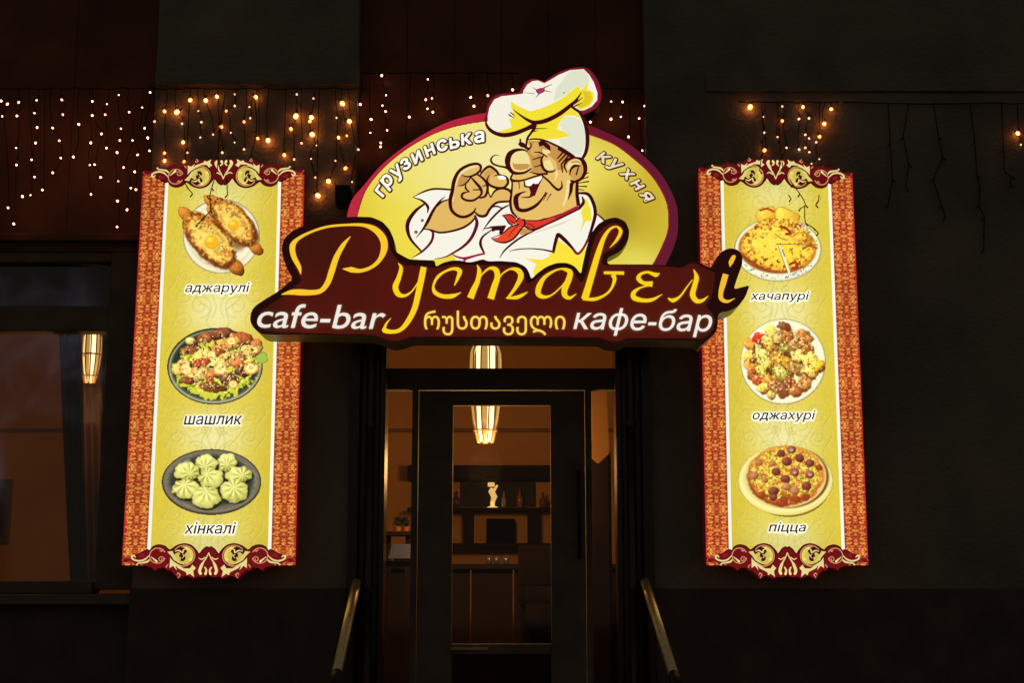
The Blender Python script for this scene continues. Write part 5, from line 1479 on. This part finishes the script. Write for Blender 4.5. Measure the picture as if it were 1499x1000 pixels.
YB = 4.40
def ib(px0, py0, px1, py1, Y, dy=.06, bev=.004):
    a = W(px0, py1, Y); b = W(px1, py0, Y)
    return (a.x, b.x, Y - dy, Y, a.z, b.z, bev)
SH = surf('dark_shelf_wood', (.012, .0055, .004), rough=.8, spec=.1, var=.3)
def itemorg(px, py, Y): 
    p = W(px, py, Y); return Vector((p.x, Y, p.z))
sh = thing('bar_shelf', itemorg(735, 800, YB), 'dark wooden bar shelving on the back wall seen through the door glass', 'shelf')
m = MB(); m.box(*ib(600, 686, 860, 706, YB, .32)); m.build('canopy', SH, sh)
m = MB(); m.box(*ib(600, 746, 860, 751, YB, .30)); m.build('shelf_board', SH, sh)
m = MB(); m.box(*ib(600, 797, 860, 802, YB, .30)); m.build('shelf_board', SH, sh)
m = MB(); m.box(*ib(680, 751.5, 694, 796.5, YB, .28)); m.build('upright', SH, sh)
m = MB(); m.box(*ib(772, 751.5, 786, 796.5, YB, .28)); m.build('upright', SH, sh)
mr_ = MB(); mr_.box(*ib(674, 707, 783, 742, YB + .06, .04)); tag(mr_.build('mirror', surf('dark_mirror', (.008, .005, .004), rough=.5, spec=.12, var=.1), origin=itemorg(728, 725, YB)), 'dark mirror panel behind the bottles above the bar shelf', 'mirror')
sc = MB(); sc.box(*ib(712, 760, 754, 796, YB - .1, .05)); sc2 = sc.build('television', NIGHT, origin=itemorg(733, 780, YB)); tag(sc2, 'black switched-off screen standing between the shelf uprights', 'television')
def bottle(px, py, h_px, col, label, em=None, wide=1.0):
    p = W(px, py, YB - .15); s = 2000 / (YB - .15 + 7.6); h = h_px / s
    m = MB(); r = h * .14 * wide
    m.lathe(p.x, YB - .15, [(0, p.z), (r, p.z), (r, p.z + h * .55), (r * .4, p.z + h * .72), (r * .36, p.z + h), (0, p.z + h)], 14)
    mat = surf('bottle_%s' % label.split()[0], col, rough=.08, spec=.9, var=.1)
    o = m.build('bottle', mat, smooth=True, origin=Vector((p.x, YB - .15, p.z)))
    tag(o, label, 'bottle', 'bottles on the bar shelf')
bottle(738, 746, 26, (.25, .22, .18), 'pale slim bottle right of the glowing reflection shape on the bar shelf')
bottle(761, 746, 30, (.30, .10, .03), 'amber bottle standing near the right end of the mirror')
bottle(795, 746, 24, (.10, .04, .02), 'brown bottle at the right end of the bar shelf', wide=1.5)
bottle(668, 746, 26, (.06, .03, .02), 'dark bottle at the left end of the bar shelf', wide=1.4)
# small glowing shape standing in for the lantern's reflection
fg = thing('lantern_reflection', itemorg(721, 745, YB - .15), 'glowing yellow shape standing in for the lantern reflection above the bar shelf', 'reflection')
b0 = W(721, 745, YB - .15); s = 2000 / (YB - .15 + 7.6); u = 1 / s
m = MB(); m.lathe(b0.x, YB - .15, [(0, b0.z), (9 * u, b0.z), (8 * u, b0.z + 2 * u), (3 * u, b0.z + 4 * u), (3.4 * u, b0.z + 9 * u), (2.6 * u, b0.z + 11 * u)], 14); m.build('base', glow('reflection_glow', (1, .62, .16), 1.1), fg, smooth=True)
m = MB(); m.tube([(b0.x, YB - .15, b0.z + 9 * u), (b0.x + 2.5 * u, YB - .15, b0.z + 17 * u), (b0.x - 2 * u, YB - .15, b0.z + 26 * u), (b0.x - 1 * u, YB - .15, b0.z + 30 * u)], [3 * u, 4.6 * u, 4.4 * u, 2 * u], 10)
m.tube([(b0.x + 1 * u, YB - .16, b0.z + 24 * u), (b0.x + 7 * u, YB - .17, b0.z + 34 * u)], [2.4 * u, 1.6 * u], 8)
m.build('reflection_shape', glow('reflection_body', (1, .60, .18), .8), fg, smooth=True)
m = MB(); m.box(b0.x - 7 * u, b0.x + 3 * u, YB - .17, YB - .13, b0.z + 32 * u, b0.z + 38 * u, .006); m.build('reflection_top', glow('reflection_body', (1, .60, .18), .8), fg)
# counter with its glinting glasses
ct = thing('bar_counter', itemorg(735, 900, 2.6), 'dark red wooden bar counter across the room behind the door', 'counter')
a = W(600, 826, 2.6); b = W(880, 826, 2.6)
m = MB(); m.box(a.x - .5, b.x + .3, 2.6, 3.2, a.z - .04, a.z, .008); m.build('worktop', SH, ct)
for k in range(7):
    w_ = (b.x + .3 - a.x + .5) / 7
    m = MB(); m.box(a.x - .5 + w_ * k + .006, a.x - .5 + w_ * (k + 1) - .006, 2.66, 2.7, .6, a.z - .041, .006); m.build('front_panel', SH, ct)
for px, hgt, nm, lb in ((716, 7, 'drinking_glass', 'left small glass glinting on the bar counter'), (727, 8, 'drinking_glass', 'middle small glass glinting on the bar counter'), (741, 6, 'drinking_glass', 'right small glass glinting on the bar counter')):
    p = W(px, 826, 2.8); s_ = 2000 / 10.4
    m = MB(); m.lathe(p.x, 2.8, [(0, a.z + .001), (.018, a.z + .001), (.026, a.z + .06), (.022, a.z + .06), (.014, a.z + .006), (0, a.z + .006)], 14)
    tag(m.build(nm, surf('clear_glassware', (.10, .10, .10), rough=.05, spec=1.0, var=.05), smooth=True, origin=Vector((p.x, 2.8, a.z))), lb, 'glass', 'glasses on the bar counter')
# bar chairs before the shelves
for px, lb in ((848, 'dark high-backed chair at the right end of the counter'), (800, 'dark high-backed chair right of the middle of the counter')):
    p = W(px, 800, 2.1); t = thing('bar_chair', (p.x, 2.1, .6), lb, 'chair', 'dark chairs at the bar counter')
    z0 = a.z - .28
    m = MB(); m.box(p.x - .2, p.x + .2, 2.0, 2.42, z0, z0 + .05, .012); m.build('seat', NIGHT, t)
    m = MB(); m.box(p.x - .2, p.x + .2, 1.97, 2.01, z0 + .12, z0 + .40, .014); m.build('backrest', NIGHT, t)
    for sx in (-.17, .17):
        for sy in (2.02, 2.39):
            m = MB(); m.tube([(p.x + sx, sy, .6), (p.x + sx * .95, sy, z0)], .014, 8); m.build('leg', NIGHT, t)
        m = MB(); m.tube([(p.x + sx, 1.99, z0), (p.x + sx, 1.99, z0 + .13)], .012, 8); m.build('back_post', NIGHT, t)
# side table with menu and plants behind the left side pane
tx = W(584, 797, 1.1)
tb = thing('side_table', (tx.x, 1.1, .6), 'small dark table behind the left side pane of the door', 'table')
zt = W(584, 822, 1.1).z
m = MB(); m.box(tx.x - .28, tx.x + .22, .85, 1.35, zt - .03, zt, .006); m.build('tabletop', SH, tb)
for sx in (-.24, .18):
    for sy in (.9, 1.3):
        m = MB(); m.box(tx.x + sx - .015, tx.x + sx + .015, sy - .015, sy + .015, .6, zt - .031); m.build('leg', SH, tb)
mb = MB()
q = [W(574, 797, 1.12), W(603, 797, 1.12), W(600, 818, 1.0), W(568, 818, 1.0)]
mb.v += [tuple(p) for p in q] + [(p.x, p.y + .004, p.z - .003) for p in q]
for f_ in ((0, 3, 2, 1), (4, 5, 6, 7), (0, 1, 5, 4), (1, 2, 6, 5), (2, 3, 7, 6), (3, 0, 4, 7)): mb.face(list(f_))
PAPER = surf('grey_paper', (.05, .07, .20), rough=.6, var=.12, scale=14)
mo = mb.build('open_menu', PAPER, origin=Vector(((q[2].x + q[3].x) / 2, 1.05, zt))); tag(mo, 'pale sheet menu leaning on the table behind the left side pane', 'menu')
m = MB(); m.box(q[0].x + .01, q[1].x - .01, 1.125, 1.14, zt + .0005, q[0].z - .01); st_ = m.build('menu_stand', BLACK, mo)
ROOTLOC[mo.name] = Vector(((q[2].x + q[3].x) / 2, 1.05, zt))
LEAF = surf('dark_leaf', (.03, .045, .015), rough=.5, var=.3)
for px, py, lb in ((582, 778, 'left dark potted plant on the ledge behind the side pane'), (594, 778, 'right dark potted plant on the ledge behind the side pane')):
    p = W(px, py, 2.2); t = thing('potted_plant', p, lb, 'plant', 'small potted plants behind the side pane')
    m = MB(); m.lathe(p.x, 2.2, [(0, p.z - .0), (.02, p.z), (.03, p.z + .03), (0, p.z + .03)], 12); m.build('pot', surf('terracotta', (.25, .09, .04), rough=.8), t)
    m = MB()
    for k in range(60):
        d = Vector((rng.gauss(0, 1), rng.gauss(0, 1), rng.gauss(0, 1))).normalized()
        c = Vector((p.x, 2.2, p.z + .07)) + d * rng.uniform(.01, .035); u_ = d.cross(Vector((.3, .2, 1))).normalized() * .011
        b = len(m.v); m.v += [tuple(c - u_), tuple(c + d * .02), tuple(c + u_), tuple(c - d * .01)]; m.face([b, b + 1, b + 2, b + 3])
    m.build('foliage', LEAF, t)
lg = MB(); p0 = W(560, 779, 2.2); p1 = W(606, 779, 2.2); lg.box(p0.x, p1.x, 2.1, 2.32, p0.z - .03, p0.z - .001, .004); lg.box(p0.x + .02, p0.x + .06, 2.19, 2.23, .6, p0.z - .031); lg.box(p1.x - .06, p1.x - .02, 2.19, 2.23, .6, p0.z - .031)
tag(lg.build('plant_ledge', SH, origin=Vector((p0.x, 2.2, .6))), 'narrow dark ledge carrying two small plants behind the side pane', 'ledge')
# dark bulk behind the right side pane; added tan sheet stands for the wall
bn = MB()
pp = [W(866, 560, 1.5), W(887, 560, 1.5), W(892, 664, 1.5), W(876, 679, 1.5), W(866, 671, 1.5)]
bn.v += [(p.x, 1.5, p.z) for p in pp] + [(p.x, 1.512, p.z) for p in pp]
bn.face([4, 3, 2, 1, 0]); bn.face([5, 6, 7, 8, 9])
for i in range(5): bn.face([i, (i + 1) % 5, 5 + (i + 1) % 5, 5 + i])
tag(bn.build('pointed_wall_sheet', INWALL, origin=Vector((pp[3].x, 1.5, pp[3].z))), 'tan pointed sheet added for the bit of back wall seen at the right side pane', 'banner')
m = MB(); a_ = W(862, 660, 1.62); b_ = W(894, 660, 1.62); m.box(a_.x, b_.x, 1.6, 1.95, .6, a_.z, .02)
m2 = m.build('tall_cabinet', SH, origin=Vector((a_.x, 1.6, .6))); tag(m2, 'tall dark cabinet standing behind the right side pane', 'cabinet')
# picture and curtains behind the left window
pf = thing('framed_picture', itemorg(0, 750, YB + .05), 'dark framed picture on the tan wall at the far left', 'picture')
m = MB(); m.box(*ib(-20, 702, 20, 797, YB + .09, .03)); m.build('frame', surf('frame_wood', (.10, .055, .03)), pf)
m = MB(); m.box(*ib(-15, 716, 9, 782, YB + .058, .006)); m.build('canvas', surf('dark_canvas', (.03, .016, .012), var=.6, scale=20), pf)
CURT = surf('dark_brown_curtain', (.03, .016, .01), rough=1, spec=.0, var=.2)
def curtain(px_t, px_b, Y, label, py_t=380, py_b=858, folds=5, flare=1.0, mat=CURT):
    m = MB(); nu, nv = folds * 8, 16
    for j in range(nv + 1):
        t = j / nv; py = py_t + (py_b - py_t) * t
        xa = px_t[0] + (px_b[0] - px_t[0]) * t ** 1.6; xb = px_t[1] + (px_b[1] - px_t[1]) * t ** 1.6
        for i in range(nu + 1):
            s_ = i / nu
            p = W(xa + (xb - xa) * s_, py, Y)
            p.y += .035 * math.sin(s_ * folds * 2 * math.pi + .5 * math.sin(t * 4)) * (.6 + .4 * t)
            m.v.append(tuple(p))
    for j in range(nv):
        for i in range(nu):
            a = j * (nu + 1) + i; m.face([a, a + 1, a + nu + 2, a + nu + 1])
    c = W((px_t[0] + px_t[1]) / 2, py_t, Y)
    o = m.build('curtain', mat, smooth=True, origin=Vector(c))
    so = o.modifiers.new('thickness', 'SOLIDIFY'); so.thickness = .004
    tag(o, label, 'curtain', 'dark curtains in the left window')
# added dark sheet hides the lit ceiling above the transom
m = MB(); a_ = W(-380, 380, .36); b_ = W(182, 458, .36)
for k in range(9):
    z0_ = b_.z + (a_.z + .1 - b_.z) / 9 * k
    m.box(a_.x, b_.x, .352, .358, z0_ + .0002, z0_ + (a_.z + .1 - b_.z) / 9 - .0002, 0)
bl = m.build('darkening_sheet', surf('dark_sheet_cloth', (.020, .012, .008), rough=.9, spec=.1, var=.4, scale=5), origin=Vector((b_.x, .355, b_.z)))
tag(bl, 'dark pleated sheet added to darken the upper pane of the left window', 'blind')
curtain((84, 117), (104, 128), .46, 'dark brown curtain left of the lantern in the left window', folds=3)
curtain((151, 176), (140, 176), .46, 'dark brown curtain right of the lantern beside the window post', folds=3)
curtain((116, 158), (124, 160), 2.1, 'dark brown curtain hanging behind the lantern in the left window', folds=4)
m = MB(); r0 = W(-380, 378, .46); r1 = W(182, 378, .46); m.tube([r0, r1], .014, 10); tag(m.build('curtain_rod', SH, origin=Vector(r1)), 'dark rod carrying the curtains of the left window', 'curtain rod')

# ---------------------------------------------------------------- across the street: a bare tree mirrored in the window, and an added unseen lamp lighting it
tree = thing('bare_tree', (-8.3, -14.2, -.14), 'pale bare tree across the street, mirrored faintly in the left window', 'tree')
BARK = surf('pale_reflection_bark', (.62, .60, .64), rough=.8, spec=.2, var=.3, scale=5)  # bark paled so the branches show up bright in the glass
tm = MB(); tm.tube([(-8.3, -14.2, -.14), (-8.25, -14.2, 1.9), (-8.6, -14.15, 4.6)], [.19, .15, .12], 10); tm.build('trunk', BARK, tree, smooth=True)
cm = MB(); r2 = random.Random(8)
def grow(p, d, L, r, lev):
    n = 3; q = [p]
    for i in range(n):
        d = (d + Vector((r2.gauss(0, .16), r2.gauss(0, .16), r2.gauss(0, .10)))).normalized(); q.append(q[-1] + d * L / n)
    cm.tube(q, [r * (1 - .4 * i / n) for i in range(n + 1)], 5 if lev < 3 else 3, cap=False)
    if lev >= 6: return
    for k in range(3):
        a = q[-1] if k == 0 else q[r2.choice((1, 2, 3))]
        nd = (d + Vector((r2.gauss(0, .55), r2.gauss(0, .55), r2.gauss(.10, .35)))).normalized()
        grow(a, nd, L * r2.uniform(.62, .85), r * .58, lev + 1)
for k in range(5):
    an = k * 1.256
    grow(Vector((-8.6, -14.15, 3.7 + .28 * k)), Vector((math.cos(an) * .8, math.sin(an) * .8, .75)).normalized(), 1.05, .05, 0)
cm.build('crown', BARK, tree)
lp = thing('added_tree_lamp', (-3.4, -12.6, -.14), 'added unseen lamp across the road that lights the bare tree for its window reflection', 'street lamp')
m = MB(); m.tube([(-3.4, -12.6, -.14), (-3.4, -12.6, 6.4)], [.07, .045], 12); m.build('pole', surf('galvanised_steel', (.35, .36, .37), rough=.5, metal=.6), lp)
m = MB(); m.box(-3.75, -3.35, -12.75, -12.5, 6.4, 6.5, .02); m.build('lamp_head', BLACK, lp)
sd = bpy.data.lights.new('added_tree_light', 'SPOT'); sd.energy = 1100; sd.color = (.72, .76, 1.0); sd.spot_size = R(48); sd.spot_blend = .5; sd.shadow_soft_size = .1
so_ = bpy.data.objects.new('added_tree_light', sd); C.objects.link(so_); so_.parent = lp; so_.location = Vector((-.2, 0, 6.5))
dv = Vector((-8.4, -14.15, 5.2)) - Vector((-3.6, -12.6, 6.36)); so_.rotation_euler = dv.to_track_quat('-Z', 'Y').to_euler()
